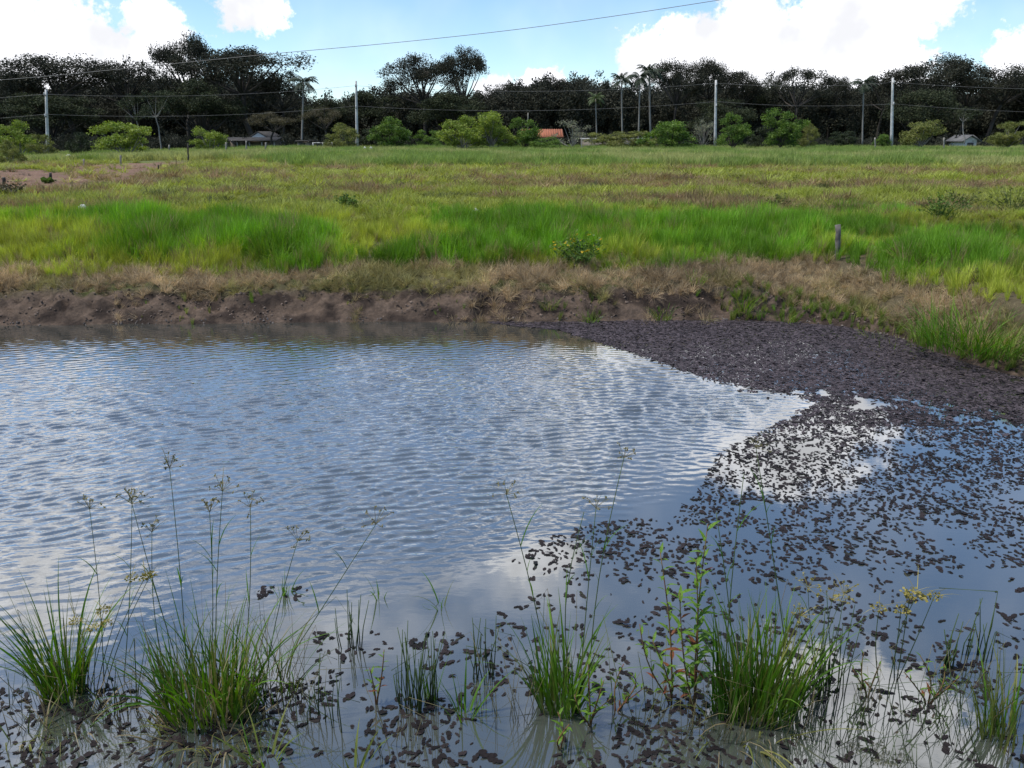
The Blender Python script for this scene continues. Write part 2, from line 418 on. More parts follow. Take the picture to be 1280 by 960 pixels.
DIRT = [tuple(on(a, b, .5)[:2]) for a, b in ((-320, 250), (0, 246), (60, 243), (110, 240), (175, 225), (238, 208), (243, 203), (150, 204), (90, 208), (40, 213), (0, 215), (-320, 222))]
def dirt_mask(x, y):                               # the bare red earth of the track on the left
    return inpoly(x + 1.6 * (fbm(x * .6, y * .6, 3) - .5), y + 3.5 * (fbm(x * .5 + 9, y * .3, 3) - .5), DIRT).astype(float)
n1 = fbm(GX * .8, GY * .8, 4); n2 = fbm(GX * .25 + 7, GY * .45 + 3, 4)
mud = L3((.050, .035, .027), (.15, .106, .077), sstep(fbm(GX * 5, GY * 12, 4), .36, .62)) * (.65 + .7 * fbm(GX * 17, GY * 20, 2))[..., None]
thatch = L3((.13, .105, .06), (.10, .115, .035), sstep(n1, .4, .6))
fieldc = L3((.13, .15, .04), (.19, .115, .07), sstep(n2, .52, .66))
gcol = L3((0, 0, 0), (1, 1, 1), sstep(dS, .28, .45)) * thatch + L3((1, 1, 1), (0, 0, 0), sstep(dS, .28, .45)) * mud
gcol = gcol * (1 - sstep(dS, 4, 7))[..., None] + fieldc * sstep(dS, 4, 7)[..., None]
far = sstep(GY, 45, 75)[..., None]
gcol = gcol * (1 - far) + np.array([.055, .075, .022]) * far
dm = np.clip(dirt_mask(GX, GY), 0, 1)[..., None]
gcol = gcol * (1 - dm) + (np.array([.20, .122, .082]) * (.7 + .6 * fbm(GX * 1.3, GY * 1.9, 4))[..., None]) * dm
neary = (GY < 5)[..., None]
gcol = np.where(neary, np.array([.05, .045, .04]), gcol)
ca = gm.attributes.new('gcol', 'FLOAT_COLOR', 'POINT')
ca.data.foreach_set('color', np.concatenate([gcol, np.ones(gcol.shape[:2] + (1,))], -1).astype(np.float32).ravel())
obj('ground', gm, kind='structure', label='grassy field with muddy pond bank and bare patches', cat='ground')

# pond water: real ripples, calm among the floating plants and close to the near shore
wx = np.arange(-8.5, 8.5, .032); wy = np.concatenate([np.arange(.6, 2, .05), np.arange(2, 10.5, .0125)])
WX, WY = np.meshgrid(wx, wy)
wpx, wpy = project(np.stack([WX, WY, np.zeros_like(WX)], -1))
edge = np.interp(wpy, [380, 403, 440, 470, 495, 560, 620, 660, 740, 800, 1000], [640, 660, 800, 930, 1020, 900, 850, 720, 560, 420, 300])
wind = 1 - sstep(wpx - edge + 60 * (fbm(WX * 1.5, WY * 1.5, 2) - .5), -190, 40)
wind *= 1 - .93 * sstep(wpy, 610, 790)
wind *= .55 + .9 * fbm(WX * .55 + 3, WY * .8 + 9, 3)
wind *= .20 + .80 * sstep(shore(WX) - WY, .3, 3.8)
wr = np.random.default_rng(21)
WZ = np.zeros_like(WX)
warpx = WX + .25 * (fbm(WX * .7, WY * .7, 2) - .5); warpy = WY + .3 * (fbm(WX * .6 + 4, WY * .6 + 8, 2) - .5)
skew = lambda f: np.sin(f - .55 * np.sin(f))      # ripples steeper on the side that faces the near shore
lw = 1 - .85 * sstep(WX, -1.5, 2.5); rw = .25 + .75 * sstep(WX, -2.0, 2.0)
for fam, (mean, wgt) in enumerate(((-60, lw), (-101, rw))):
    Zf = np.zeros_like(WX)
    for k in range(26):
        lam = wr.uniform(.042, .105); th = R(mean + wr.normal(0, 15)); kk = 2 * math.pi / lam
        amp = .00100 * (lam / .10) ** 1.1
        Zf += amp * skew(kk * (math.cos(th) * warpx + math.sin(th) * warpy) + wr.uniform(0, 6.28))
    WZ += Zf * wgt
WZ = WZ * wind
nx, ny = len(wx), len(wy)
i, j = np.meshgrid(np.arange(ny - 1), np.arange(nx - 1), indexing='ij')
q = np.stack([i * nx + j, i * nx + j + 1, (i + 1) * nx + j + 1, (i + 1) * nx + j], -1).reshape(-1, 4)
wm = mesh('pond_water', np.stack([WX, WY, WZ], -1).reshape(-1, 3), q, M['water'], True)
wa = wm.attributes.new('wind', 'FLOAT', 'POINT'); wa.data.foreach_set('value', wind.astype(np.float32).ravel())
obj('water', wm, kind='structure', label='murky grey pond water rippled by wind', cat='pond')

# ------------------------------------------------------------------ scattering of what nobody could count
def gn_scatter(name, pts, rot, scl, idx, col, sources, label, cat):
    me = bpy.data.meshes.new(name)
    me.vertices.add(len(pts)); me.vertices.foreach_set('co', np.asarray(pts, np.float32).ravel())
    for an, ty, key, arr in (('rot', 'FLOAT_VECTOR', 'vector', rot), ('scl', 'FLOAT_VECTOR', 'vector', scl), ('idx', 'INT', 'value', idx), ('col', 'FLOAT_COLOR', 'color', col)):
        if arr is None: continue
        a = me.attributes.new(an, ty, 'POINT')
        arr = np.asarray(arr, np.int32 if ty == 'INT' else np.float32)
        if an == 'col': arr = np.concatenate([arr, np.ones((len(arr), 1), np.float32)], 1)
        a.data.foreach_set(key, arr.ravel())
    me.update()
    o = obj(name, me, kind='stuff', label=label, cat=cat)
    ng = bpy.data.node_groups.new(name + '_scatter', 'GeometryNodeTree')
    ng.interface.new_socket('Geometry', in_out='INPUT', socket_type='NodeSocketGeometry')
    ng.interface.new_socket('Geometry', in_out='OUTPUT', socket_type='NodeSocketGeometry')
    gi = ng.nodes.new('NodeGroupInput'); go = ng.nodes.new('NodeGroupOutput')
    jn = ng.nodes.new('GeometryNodeJoinGeometry'); ng.links.new(jn.outputs[0], go.inputs[0])
    def attr(nm, ty):
        n = ng.nodes.new('GeometryNodeInputNamedAttribute'); n.data_type = ty; n.inputs[0].default_value = nm; return n.outputs[0]
    ar, as_, ai = attr('rot', 'FLOAT_VECTOR'), attr('scl', 'FLOAT_VECTOR'), attr('idx', 'INT')
    for k, src in enumerate(sources):
        oi = ng.nodes.new('GeometryNodeObjectInfo'); oi.inputs[0].default_value = src; oi.inputs['As Instance'].default_value = True
        cp = ng.nodes.new('FunctionNodeCompare'); cp.data_type = 'INT'; cp.operation = 'EQUAL'
        ins = [s for s in cp.inputs if s.type == 'INT']; ng.links.new(ai, ins[0]); ins[1].default_value = k
        ip = ng.nodes.new('GeometryNodeInstanceOnPoints')
        ng.links.new(gi.outputs[0], ip.inputs['Points']); ng.links.new(cp.outputs[0], ip.inputs['Selection'])
        ng.links.new(oi.outputs['Geometry'], ip.inputs['Instance'])
        ng.links.new(ar, ip.inputs['Rotation']); ng.links.new(as_, ip.inputs['Scale'])
        ng.links.new(ip.outputs[0], jn.inputs[0])
    m = o.modifiers.new('scatter', 'NODES'); m.node_group = ng
    return o
def tuft(name, n, rad, L0, L1, w, lean, bend, seg=3, m='grass'):
    a = rng.uniform(0, 6.283, n); r = rad * np.sqrt(rng.random(n))
    base = np.stack([r * np.cos(a), r * np.sin(a), np.full(n, -.02)], -1)
    az = a + rng.normal(0, .9, n)
    V, Q = blade_geo(base, az, np.abs(rng.normal(lean, lean * .6, n)), np.abs(rng.normal(bend, bend * .5, n)), rng.uniform(L0, L1, n), rng.uniform(.7, 1.3, n) * w, seg)
    return obj(name, mesh(name, V, Q, M[m]), link=False)
T_lush = [tuft('tuft_lush', 44, .10, .55, 1.0, .016, .16, .5) for _ in range(4)]
T_dry = [tuft('tuft_dry', 40, .10, .5, 1.0, .018, .5, 1.3) for _ in range(4)]
T_short = [tuft('tuft_short', 40, .22, .4, 1.0, .035, .45, .7, 2) for _ in range(4)]
T_tall = [tuft('tuft_tall', 40, .35, .6, 1.0, .035, .14, .35, 2) for _ in range(3)]
T_tall += [tuft('tuft_seedy', 22, .35, .7, 1.15, .022, .14, .3, 2)]
def pts_in(n, x0, x1, y0, y1): return rng.uniform(x0, x1, n), rng.uniform(y0, y1, n)
def finish(name, x, y, h, col, src, label, sink=.0, wid=None, tilt=.12, cat='grass'):
    n = len(x); z = height(x, y) - sink
    rot = np.stack([rng.normal(0, tilt, n), rng.normal(0, tilt, n), rng.uniform(0, 6.28, n)], -1)
    w = h if wid is None else wid
    return gn_scatter(name, np.stack([x, y, z], -1), rot, np.stack([w, w, h], -1), rng.integers(0, len(src), n), col, src, label, cat)
def mixc(a, b, t): return np.asarray(a)[None] * (1 - t[:, None]) + np.asarray(b)[None] * t[:, None]
def jit(c, s=.15): return np.clip(c * (1 + rng.normal(0, s, (len(c), 1))), 0.004, 1)

# lush grass along the top of the bank
x, y = pts_in(34000, -15, 15, 7.2, 17.5)
d = y - shore(x); wob = fbm(x * .7 + 3, y * .7, 3)
keep = (d > 1.05 + .9 * (wob - .5) + 1.0 * sstep(x, 2.8, 4.6)) & (y < 16.8) & (rng.random(len(x)) < np.interp(y, [10, 14.8, 16.8], [1, .85, .25]))
keep &= ~((np.hypot(x - 4.5, (y - 10.4) * .7) < .55) & (rng.random(len(x)) < .8))
x, y, d = x[keep], y[keep], d[keep]
clump = fbm(x * .55 + 11, y * .5 + 4, 3)
h = (.20 + .70 * np.clip(clump - .30, 0, 1) + .34 * (fbm(x * 1.9 + 70, y * 1.5, 2) - .42)).clip(.10, .8) * rng.uniform(.75, 1.2, len(x)) * np.interp(d, [1, 1.8, 4.5, 7.4], [.7, 1.0, .9, .6])
green = sstep(clump + .10 * np.exp(-((x - 1.0) / 4.5) ** 2) - .05 * sstep(-x, 2, 7) + rng.normal(0, .04, len(x)), .44, .60)
col = jit(mixc((.38, .42, .07), (.17, .325, .035), green))
col *= (.30 + 1.40 * fbm(x * 1.2 + 31, y * .95 + 8, 3))[:, None]
dryp = rng.random(len(x)) < .09; col[dryp] = (.30, .25, .11)
finish('lush_grass', x, y, h, col, T_lush + T_dry[:2], 'tall lush green grass along the top of the pond bank', wid=h * .9)
# dead straw-coloured grass hanging over the bank
x, y = pts_in(46000, -11, 12, 5.4, 12.5)
d = y - shore(x); soft = sstep(x, 2.2, 4.2)
lo = (.34 - .6 * sstep(fbm(x * 1.7 + 33, x * 0 + 5, 3), .5, .75)) * (1 - soft) + .30 * soft; hi = 1.25 * (1 - soft) + 2.4 * soft + .5 * (fbm(x * .8, y * .8 + 3, 2) - .5)
keep = (d > lo + .25 * (fbm(x * 2, y * 2, 2) - .5)) & (d < hi) & (rng.random(len(x)) < np.interp(d, [.0, .3, .5], [.25, .45, .8]))
x, y, d = x[keep], y[keep], d[keep]
gt = sstep(fbm(x * 1.2 + 40, y * 1.2, 3) + rng.normal(0, .05, len(x)), .50, .62)
col = jit(mixc((.46, .35, .215), (.29, .28, .095), gt * .75), .22)
gr = rng.random(len(x)) < .12; col[gr] *= .55
col *= (.45 + 1.1 * fbm(x * 2.3 + 11, y * 2.3, 3))[:, None]
h = rng.uniform(.09, .24, len(x)) * (.6 + .8 * fbm(x * 1.5, y * 1.5, 2))
finish('dead_grass', x, y, h, col, T_dry, 'matted dead straw-coloured grass hanging over the pond bank', tilt=.55)
# clods and crumbs of mud on the bank face
def _clod(nt):
    a = N_(nt, 'ShaderNodeAttribute', attribute_type='INSTANCER', attribute_name='col')
    p = N_(nt, 'ShaderNodeBsdfPrincipled', Roughness=.9); nt.links.new(a.outputs['Color'], p.inputs['Base Color']); return p.outputs[0]
M['clod'] = mat('mud_clods', _clod)
CLOD = []
for k in range(4):
    g = np.random.default_rng(k + 50); n = 8; th = np.arange(n) / n * 6.283
    V = np.concatenate([np.stack([np.cos(th) * f * g.uniform(.7, 1.2, n), np.sin(th) * f * g.uniform(.7, 1.2, n), z + g.normal(0, .12, n)], 1) for f, z in ((.9, -.4), (1.0, .1), (.6, .55))] + [np.array([[0, 0, .7]])])
    kk = np.arange(n); Q = np.concatenate([np.stack([r_ * n + kk, r_ * n + (kk + 1) % n, (r_ + 1) * n + (kk + 1) % n, (r_ + 1) * n + kk], 1) for r_ in range(2)])
    CLOD.append(obj('mud_clod', mesh('mud_clod', V, [Q, np.stack([2 * n + kk, 2 * n + (kk + 1) % n, np.full(n, 3 * n)], 1)], M['clod']), link=False))
x, y = pts_in(30000, -9, 6, 8.2, 10.4)
d = y - shore(x)
keep = (d > -.03) & (d < .45) & (fbm(x * 3 + 8, d * 9, 3) > .45) & (rng.random(len(x)) < .5)
x, y, d = x[keep], y[keep], d[keep]
col = jit(mixc((.06, .042, .034), (.17, .125, .095), rng.random(len(x))), .25)
low = d < .05; col[low] = col[low] * .6 + .06
finish('mud_clods', x, y, rng.uniform(.003, .010, len(x)), col, CLOD, 'crumbling clods of dark mud on the face of the pond bank', wid=rng.uniform(.005, .019, len(x)), tilt=.5, cat='mud')
# fresh green fringe at the waterline on the right, sparse tufts on the mud face elsewhere
x, y = pts_in(16000, -8, 9, 6.4, 10.2)
d = y - shore(x); soft = sstep(x, 2.4, 3.6)
patch = fbm(x * 2.6 + 9, y * 1.2, 2)
keep = ((d > .0) & (d < .34 + .3 * soft) & (rng.random(len(x)) < .85) & ((x > 2.6) | ((patch > .60) & (x > -4.5) & (rng.random(len(x)) < .35))))
x, y = x[keep], y[keep]
col = jit(mixc((.27, .28, .075), (.12, .22, .03), rng.random(len(x))), .3)
h = rng.uniform(.05, .20, len(x)) * np.where(x > 2.6, .95, .8) * (.5 + fbm(x * 1.8, y * 1.8 + 70, 2))
finish('shore_grass', x, y, h, col, T_lush, 'low fresh green grass fringing the waterline of the bank', tilt=.25)
# the rough field
x, y = pts_in(60000, -34, 34, 14.5, 47)
xa_, ya_ = pts_in(12000, -18, 18, 14.5, 23)
x = np.concatenate([x, xa_]); y = np.concatenate([y, ya_])
keep = (np.abs(x) < 3 + y * .72) & (rng.random(len(x)) < np.interp(y, [14, 17, 30, 47], [.6, 1, .9, .8]))
x, y = x[keep], y[keep]
pn = fbm(x * .22 + 7, y * .42 + 3, 4); fine = fbm(x * .9, y * 1.1 + 30, 3)
brown = .85 * sstep(pn + .9 * (fine - .5), .57, .67)
keep = (rng.random(len(x)) > brown * .65) & (rng.random(len(x)) > np.clip(dirt_mask(x, y) * (1.45 - .85 * fine), 0, .985))
x, y, brown, fine = x[keep], y[keep], brown[keep], fine[keep]
col = jit(mixc((.34, .38, .08), (.28, .19, .11), np.clip(brown * 1.0 + rng.normal(0, .15, len(x)), 0, 1)), .2)
dk = fine < .40; col[dk] *= .7
h = (.07 + .50 * np.clip(fine - .3, 0, 1)) * rng.uniform(.5, 1.6, len(x))
finish('field_grass', x, y, h, col, T_short, 'rough short grass of the field with brown dead patches', wid=rng.uniform(.5, .95, len(x)) * np.interp(y, [15, 30], [.5, 1]), tilt=.2)
# darker weeds and mown litter lying in the field in heaps
x, y = pts_in(26000, -32, 32, 15.5, 44)
hm = fbm(x * .55 + 60, y * 1.0 + 12, 3) + .5 * (fbm(x * 1.7, y * 2.2 + 60, 2) - .5)
keep = (np.abs(x) < 3 + y * .72) & (hm > .60) & ~((dirt_mask(x, y) > .5) & (rng.random(len(x)) < .93))
x, y, hm = x[keep], y[keep], hm[keep]
which = fbm(x * .4 + 90, y * .6, 2) > .5
col = jit(np.where(which[:, None], np.array([[.085, .105, .035]]), np.array([[.115, .085, .06]])), .3)
finish('field_weeds', x, y, rng.uniform(.12, .34, len(x)) * (.6 + 2.2 * (hm - .58)), col, T_dry, 'darker weeds and brown litter heaped about the rough field', wid=rng.uniform(.3, .6, len(x)), tilt=.4, cat='weeds')
# the taller strip before the trees
x, y = pts_in(40000, -62, 62, 38, 84)
keep = (np.abs(x) < 4 + y * .74) & (y > 39 + 2.5 * (fbm(x * .15, x * 0 + 2, 3) - .5) + 13 * sstep(-x, 9, 19))
keep &= ~(dirt_mask(x, y) > .5)
x, y = x[keep], y[keep]
g = fbm(x * .25, y * .12 + 5, 3)
col = jit(mixc((.40, .41, .15), (.25, .33, .085), sstep(g + .12 * sstep(-y, -46, -40), .42, .62)), .15)
h = rng.uniform(.35, .7, len(x)) * (.7 + .5 * g)
finish('tall_field_grass', x, y, h, col, T_tall, 'tall green grass strip at the far side of the field', wid=rng.uniform(.8, 1.3, len(x)), tilt=.1)

# ------------------------------------------------------------------ trees
def leaf_quads(c, n, r, size, flat=.6, g=None):
    """n leaf faces spread through a clump of radius r round c"""
    g = g or rng
    p = g.normal(0, 1, (n, 3)); p /= np.linalg.norm(p, axis=1, keepdims=True); p *= (g.random((n, 1)) ** .45)
    p = c + p * np.array([r, r, r * flat])
    a = g.normal(0, 1, (n, 3)); a[:, 2] *= .6; a /= np.linalg.norm(a, axis=1, keepdims=True)
    b = np.cross(a, g.normal(0, 1, (n, 3))); b /= np.linalg.norm(b, axis=1, keepdims=True) + 1e-9
    s = size * g.uniform(.55, 1.25, (n, 1))
    return np.stack([p - a * s, p - b * s * .5, p + a * s, p + b * s * .5], 1).reshape(-1, 3)
def tree_meshes(seed, style, mleaf, mbark):
    """unit tree: height 1, crown half-width about .5. Returns trunk mesh, crown mesh"""
    g = np.random.default_rng(seed); G = Geo(); LV = []
    P = dict(umbrella=(.48, .95, 13, .25, 9, 125, .0105), emergent=(.42, .97, 14, .23, 9, 120, .0105), dense=(.14, .95, 22, .23, 9, 90, .013),
             open=(.45, .95, 11, .20, 8, 90, .0105), shrub=(.06, .92, 18, .24, 8, 60, .020), bare=(.05, .92, 14, .2, 5, 14, .022), slim=(.55, .95, 6, .2, 5, 36, .02))[style]
    fork, top, nl, lr, nc, nleaf, ls = P
    kinky = g.normal(0, .03, (5, 2)); kinky[0] = 0
    tz = np.linspace(0, fork if style not in ('shrub', 'bare') else .12, 5)
    tp = np.stack([np.cumsum(kinky[:, 0]) * .7, np.cumsum(kinky[:, 1]) * .7, tz], 1)
    r0 = dict(shrub=.02, bare=.018, slim=.014).get(style, .024)
    G.tube(tp, np.linspace(r0, r0 * .7, 5), 7)
    for k in range(nl):
        th = k * 2.399 + g.normal(0, .35)
        rr = math.sqrt((k + .4) / nl) * .5 * (1 - lr * .75) * g.uniform(.85, 1.15)
        u = g.random()
        if style in ('umbrella', 'emergent', 'open'):
            hi = top - lr * .45 - .55 * rr ** 2 / .25 * .36
            z = hi - g.random() ** 2 * .20
        elif style == 'slim': z = g.uniform(fork, top - .1); rr *= .6
        else:
            z = fork + .06 + (top - lr * .5 - fork - .06) * (1 - (rr / .5) ** 2 * .6) * g.uniform(.05 if style == 'shrub' else .3, 1.0)
        c = np.array([math.cos(th) * rr + tp[-1, 0], math.sin(th) * rr + tp[-1, 1], z])
        s0 = tp[-1] if style not in ('shrub', 'bare', 'dense') else tp[g.integers(2, 5)]
        if style == 'slim': s0 = np.array([tp[-1, 0], tp[-1, 1], fork])
        midp = (s0 + c) / 2 + g.normal(0, .03, 3) + np.array([0, 0, -.02])
        tt = np.linspace(0, 1, 5)[:, None]
        G.tube((1 - tt) ** 2 * s0 + 2 * tt * (1 - tt) * midp + tt ** 2 * c, np.linspace(r0 * .55, r0 * .16, 5), 5, False)
        for q_ in range(nc):
            dv = g.normal(0, 1, 3); dv /= np.linalg.norm(dv); dv[2] = abs(dv[2]) * .7 - .15
            cc = c + dv * lr * .62 * g.uniform(.6, 1.1)
            G.tube(np.array([c, (c + cc) / 2 + g.normal(0, .012, 3), cc]), np.array([r0 * .15, r0 * .1, r0 * .05]), 3, False)
            if style == 'bare':
                for _ in range(3):
                    e = cc + g.normal(0, .07, 3) + np.array([0, 0, .04]); G.tube(np.array([cc, e]), np.array([r0 * .08, r0 * .03]), 3, False)
            LV.append(leaf_quads(cc, int(nleaf * g.uniform(.6, 1.3)), lr * g.uniform(.32, .55), ls, .62, g))
    V = np.concatenate(LV); Q = np.arange(len(V)).reshape(-1, 4)
    kz = 1 / np.percentile(V[:, 2], 99.6); kx = 1 / (np.percentile(V[:, 0], 98.5) - np.percentile(V[:, 0], 1.5))
    V = V * np.array([kx, kx, kz]); G.v = [a * np.array([kx, kx, kz]) for a in G.v]
    return G.build(style + '_trunk', M[mbark], True), mesh(style + '_crown', V, Q, M[mleaf])
TREE = {}
for nm, style, ml, mb, ns in (('umbrella', 'umbrella', 'foliage_dark', 'bark_dark', 4), ('emergent', 'emergent', 'foliage_dark', 'bark_dark', 4), ('open', 'open', 'foliage_dark', 'bark_dark', 3),
                              ('dense', 'dense', 'foliage_mid', 'bark_dark', 4), ('bright', 'shrub', 'shrub_bright', 'bark_pale', 3), ('green', 'shrub', 'shrub_green', 'bark_dark', 3),
                              ('olive', 'shrub', 'shrub_olive', 'bark_pale', 3), ('darkshrub', 'shrub', 'shrub_dark', 'bark_dark', 2), ('bare', 'bare', 'shrub_grey', 'bark_pale', 2),
                              ('brown', 'open', 'foliage_brown', 'bark_dark', 2), ('slim', 'slim', 'foliage_mid', 'bark_pale', 3)):
    TREE[nm] = [tree_meshes(100 + 13 * k + len(nm) * 7 + ord(nm[0]), style, ml, mb) for k in range(ns)]
_cnt = {}
def put_tree(kind, name, label, px, ptop, w, Yd, cat='tree', group=None, pbase=None, rz=None):
    """a tree whose crown is w photo pixels wide and whose top shows at ptop, standing at distance Yd"""
    k = _cnt.get(kind, 0); _cnt[kind] = k + 1
    tm, cm = TREE[kind][k % len(TREE[kind])]
    top = at(px, ptop, Yd); gz = float(height(top[0], Yd)) - .05
    if pbase is not None: gz = at(px, pbase, Yd)[2]
    H = top[2] - gz; W = w / F * Yd * (.86 if cat == 'shrub' else .95)
    t = thing(name, label, cat, (top[0], Yd, gz), group, rot=(0, 0, rng.uniform(0, 6.28) if rz is None else rz), scl=(W, W, H))
    obj('trunk', tm, t); obj('crown', cm, t)
    return t
CAN = 'tall dark trees at the far side of the field'
for row in [
    ('emergent', 12, 86, 80, 118, 'dark tree at the far left edge of the tree line'),
    ('umbrella', 78, 68, 100, 122, 'broad dark tree rising behind the leftmost concrete pole'),
    ('open', 155, 76, 80, 128, 'thin-topped dark tree between the broad left tree and the tallest left tree'),
    ('emergent', 222, 42, 78, 124, 'tallest dark tree on the left with gaps of cloud in its crown'),
    ('umbrella', 300, 58, 122, 116, 'huge umbrella-crowned dark tree with sky showing through under its canopy'),
    ('open', 346, 88, 62, 122, 'smaller dark tree at the right shoulder of the huge umbrella tree'),
    ('dense', 410, 124, 70, 130, 'low rounded dark tree right of the single tall left palm'),
    ('dense', 478, 116, 75, 134, 'rounded dark tree just right of the second concrete pole'),
    ('emergent', 530, 68, 92, 126, 'tall dark tree with twin crown left of the mid-field emergent tree'),
    ('emergent', 579, 60, 56, 122, 'tall slender dark tree standing out above the middle of the tree line'),
    ('umbrella', 640, 106, 80, 140, 'low flat-topped dark tree right of the two emergent trees'),
    ('umbrella', 708, 98, 78, 140, 'dark tree above the orange-roofed house'),
    ('umbrella', 748, 105, 66, 142, 'dark tree between the orange-roofed house and the palm group'),
    ('emergent', 850, 76, 66, 124, 'dark tree just right of the group of tall palms'),
    ('umbrella', 890, 75, 56, 126, 'dark tree whose crown rises behind the third concrete pole'),
    ('umbrella', 930, 89, 58, 128, 'dark flat-topped tree just right of the third concrete pole'),
    ('dense', 962, 98, 36, 132, 'small pointed dark tree in the dip of the right tree line'),
    ('open', 1003, 84, 70, 124, 'open-branched dark tree midway between the two right concrete poles'),
    ('umbrella', 1042, 97, 50, 130, 'dark tree just left of the lone right palm'),
    ('open', 1108, 94, 54, 126, 'dark tree behind the rightmost concrete pole'),
    ('emergent', 1166, 69, 104, 120, 'largest dark tree on the right, ragged crown with sky gaps'),
    ('open', 1212, 84, 60, 124, 'dark tree on the right shoulder of the largest right tree'),
    ('umbrella', 1250, 82, 76, 122, 'broad dark tree near the right edge of the tree line'),
    ('umbrella', 1296, 88, 80, 126, 'dark tree cut by the right edge of the tree line'),
    ('dense', 55, 118, 90, 112, 'dark bushy tree under the broad crown behind the leftmost pole'),
    ('dense', 245, 100, 95, 112, 'dense dark tree left of the white-gabled farm building'),
    ('dense', 1155, 112, 80, 108, 'dense dark tree hanging low right of the rightmost pole'),
    ('dense', 905, 125, 80, 116, 'dense dark tree low behind the third concrete pole'),
    ('dense', 565, 118, 80, 116, 'dense dark tree behind the large pale shrub'),
]:
    put_tree(row[0], 'forest_tree', row[5], *row[1:5], group=CAN)
put_tree('slim', 'slim_tree', 'slim pale-trunked tree before the dark trees left of the light green bush', 190, 112, 46, 92, pbase=196)
put_tree('slim', 'slim_tree', 'leaning pale-trunked sapling beside the other slim pale tree', 172, 118, 36, 95, pbase=196)
put_tree('slim', 'slim_tree', 'small slim round-headed tree beside the white hut on the right', 1213, 134, 30, 84, pbase=180)
put_tree('brown', 'small_tree', 'brownish bare-looking tree in front of the white-gabled building', 340, 140, 58, 84, pbase=190)
put_tree('brown', 'small_tree', 'tawny small tree just right of the single left palm', 405, 134, 42, 88, pbase=190)
SH = 'shrubs along the far edge of the field'
for row in [
    ('bright', 24, 152, 54, 68, 'bright yellow-green shrub left of the leftmost concrete pole', 205),
    ('olive', 52, 168, 36, 66, 'olive bush at the foot of the leftmost concrete pole', 202),
    ('darkshrub', 101, 166, 36, 66, 'dark round bush between the leftmost pole and the light green bush', 205),
    ('bright', 148, 153, 70, 64, 'light green spreading bush right of the dark round bush', 206),
    ('bright', 261, 160, 44, 74, 'light green bush left of the white-gabled building', 196),
    ('olive', 425, 154, 46, 78, 'olive bush just left of the second concrete pole', 190),
    ('darkshrub', 463, 162, 34, 84, 'small dark bush at the foot of the second concrete pole', 190),
    ('green', 490, 147, 54, 82, 'dark green leafy bush right of the second concrete pole', 190),
    ('green', 536, 163, 36, 84, 'low green bush left of the large pale shrub', 190),
    ('bright', 584, 146, 64, 72, 'left half of the large pale yellow-green shrub cluster', 192),
    ('bright', 614, 140, 56, 74, 'taller right half of the large pale yellow-green shrub cluster', 192),
    ('green', 655, 148, 48, 74, 'rounded green bush left of the orange-roofed house', 192),
    ('green', 682, 171, 40, 72, 'low green bush in front of the orange-roofed house', 192),
    ('bare', 720, 150, 52, 76, 'greyish bare-branched bush right of the orange-roofed house', 190),
    ('olive', 762, 165, 62, 80, 'low olive bush under the palm group', 190),
    ('olive', 800, 164, 50, 80, 'low olive bush left of the wide dark green bush', 190),
    ('green', 838, 152, 72, 76, 'wide dark green bush left of the third concrete pole', 192),
    ('bare', 880, 150, 34, 78, 'pale leafless bush at the foot of the third concrete pole', 190),
    ('green', 918, 142, 46, 74, 'green bush just right of the third concrete pole', 190),
    ('darkshrub', 953, 158, 36, 78, 'dark low bush left of the tall green bush', 190),
    ('green', 980, 136, 54, 74, 'tall green bush midway between the two right poles', 190),
    ('olive', 1011, 154, 28, 76, 'small olive bush right of the tall green bush', 188),
    ('darkshrub', 1052, 164, 32, 80, 'small dark bush under the lone right palm', 187),
    ('green', 1104, 168, 22, 78, 'little green bush left of the rightmost pole', 186),
    ('olive', 1155, 151, 50, 72, 'round olive-green bush right of the rightmost pole', 188),
    ('olive', 1264, 152, 50, 74, 'bright olive bush at the right edge of the field', 188),
    ('olive', 5, 176, 40, 44, 'scrubby bush at the left edge beside the red earth', 226),
]:
    put_tree(row[0], 'shrub', row[5], *row[1:5], cat='shrub', group=SH, pbase=row[6])

def palm_meshes(seed, ml, mb, pale=False):
    g = np.random.default_rng(seed); G = Geo(); tz = np.linspace(0, .84, 9)
    G.tube(np.stack([.012 * np.sin(tz * 3 + seed), .01 * np.cos(tz * 2.5 + seed), tz], 1), np.interp(tz, [0, .05, .8, .84], [.018, .013, .011, .009]), 8)
    tp = np.array([.012 * math.sin(.84 * 3 + seed), .01 * math.cos(.84 * 2.5 + seed), .84])
    fr = []
    for k in range(20):
        th = k * 2.4 + g.normal(0, .2); e0 = g.uniform(-.1, 1.35); L = g.uniform(.17, .235)
        t = np.linspace(0, 1, 12); ang = e0 - t * g.uniform(1.1, 1.7)
        hh = np.cumsum(np.cos(ang)) * L / 12; zz_ = np.cumsum(np.sin(ang)) * L / 12
        c = tp + np.stack([np.cos(th) * hh, np.sin(th) * hh, zz_], 1)
        side = np.array([-math.sin(th), math.cos(th), 0])
        V = []; 
        for q_ in range(1, 12):
            ll = .055 * math.sin(math.pi * min(1, .25 + .72 * t[q_]))
            for s in (-1, 1):
                for r_ in range(2):
                    b0 = c[q_] + (c[q_] - c[q_ - 1]) * r_ * .5
                    tip = b0 + side * s * ll * .8 + np.array([0, 0, -ll * g.uniform(.3, .9)]) + (c[q_] - c[q_ - 1]) * .8
                    wv = (c[q_] - c[q_ - 1]) * .28
                    V += [b0 - wv, b0 + wv, tip + wv * .3, tip - wv * .3]
        fr.append(mesh('palm_frond', np.array(V), np.arange(len(V)).reshape(-1, 4), M[ml]))
    return G.build('palm_trunk', M[mb], True), fr
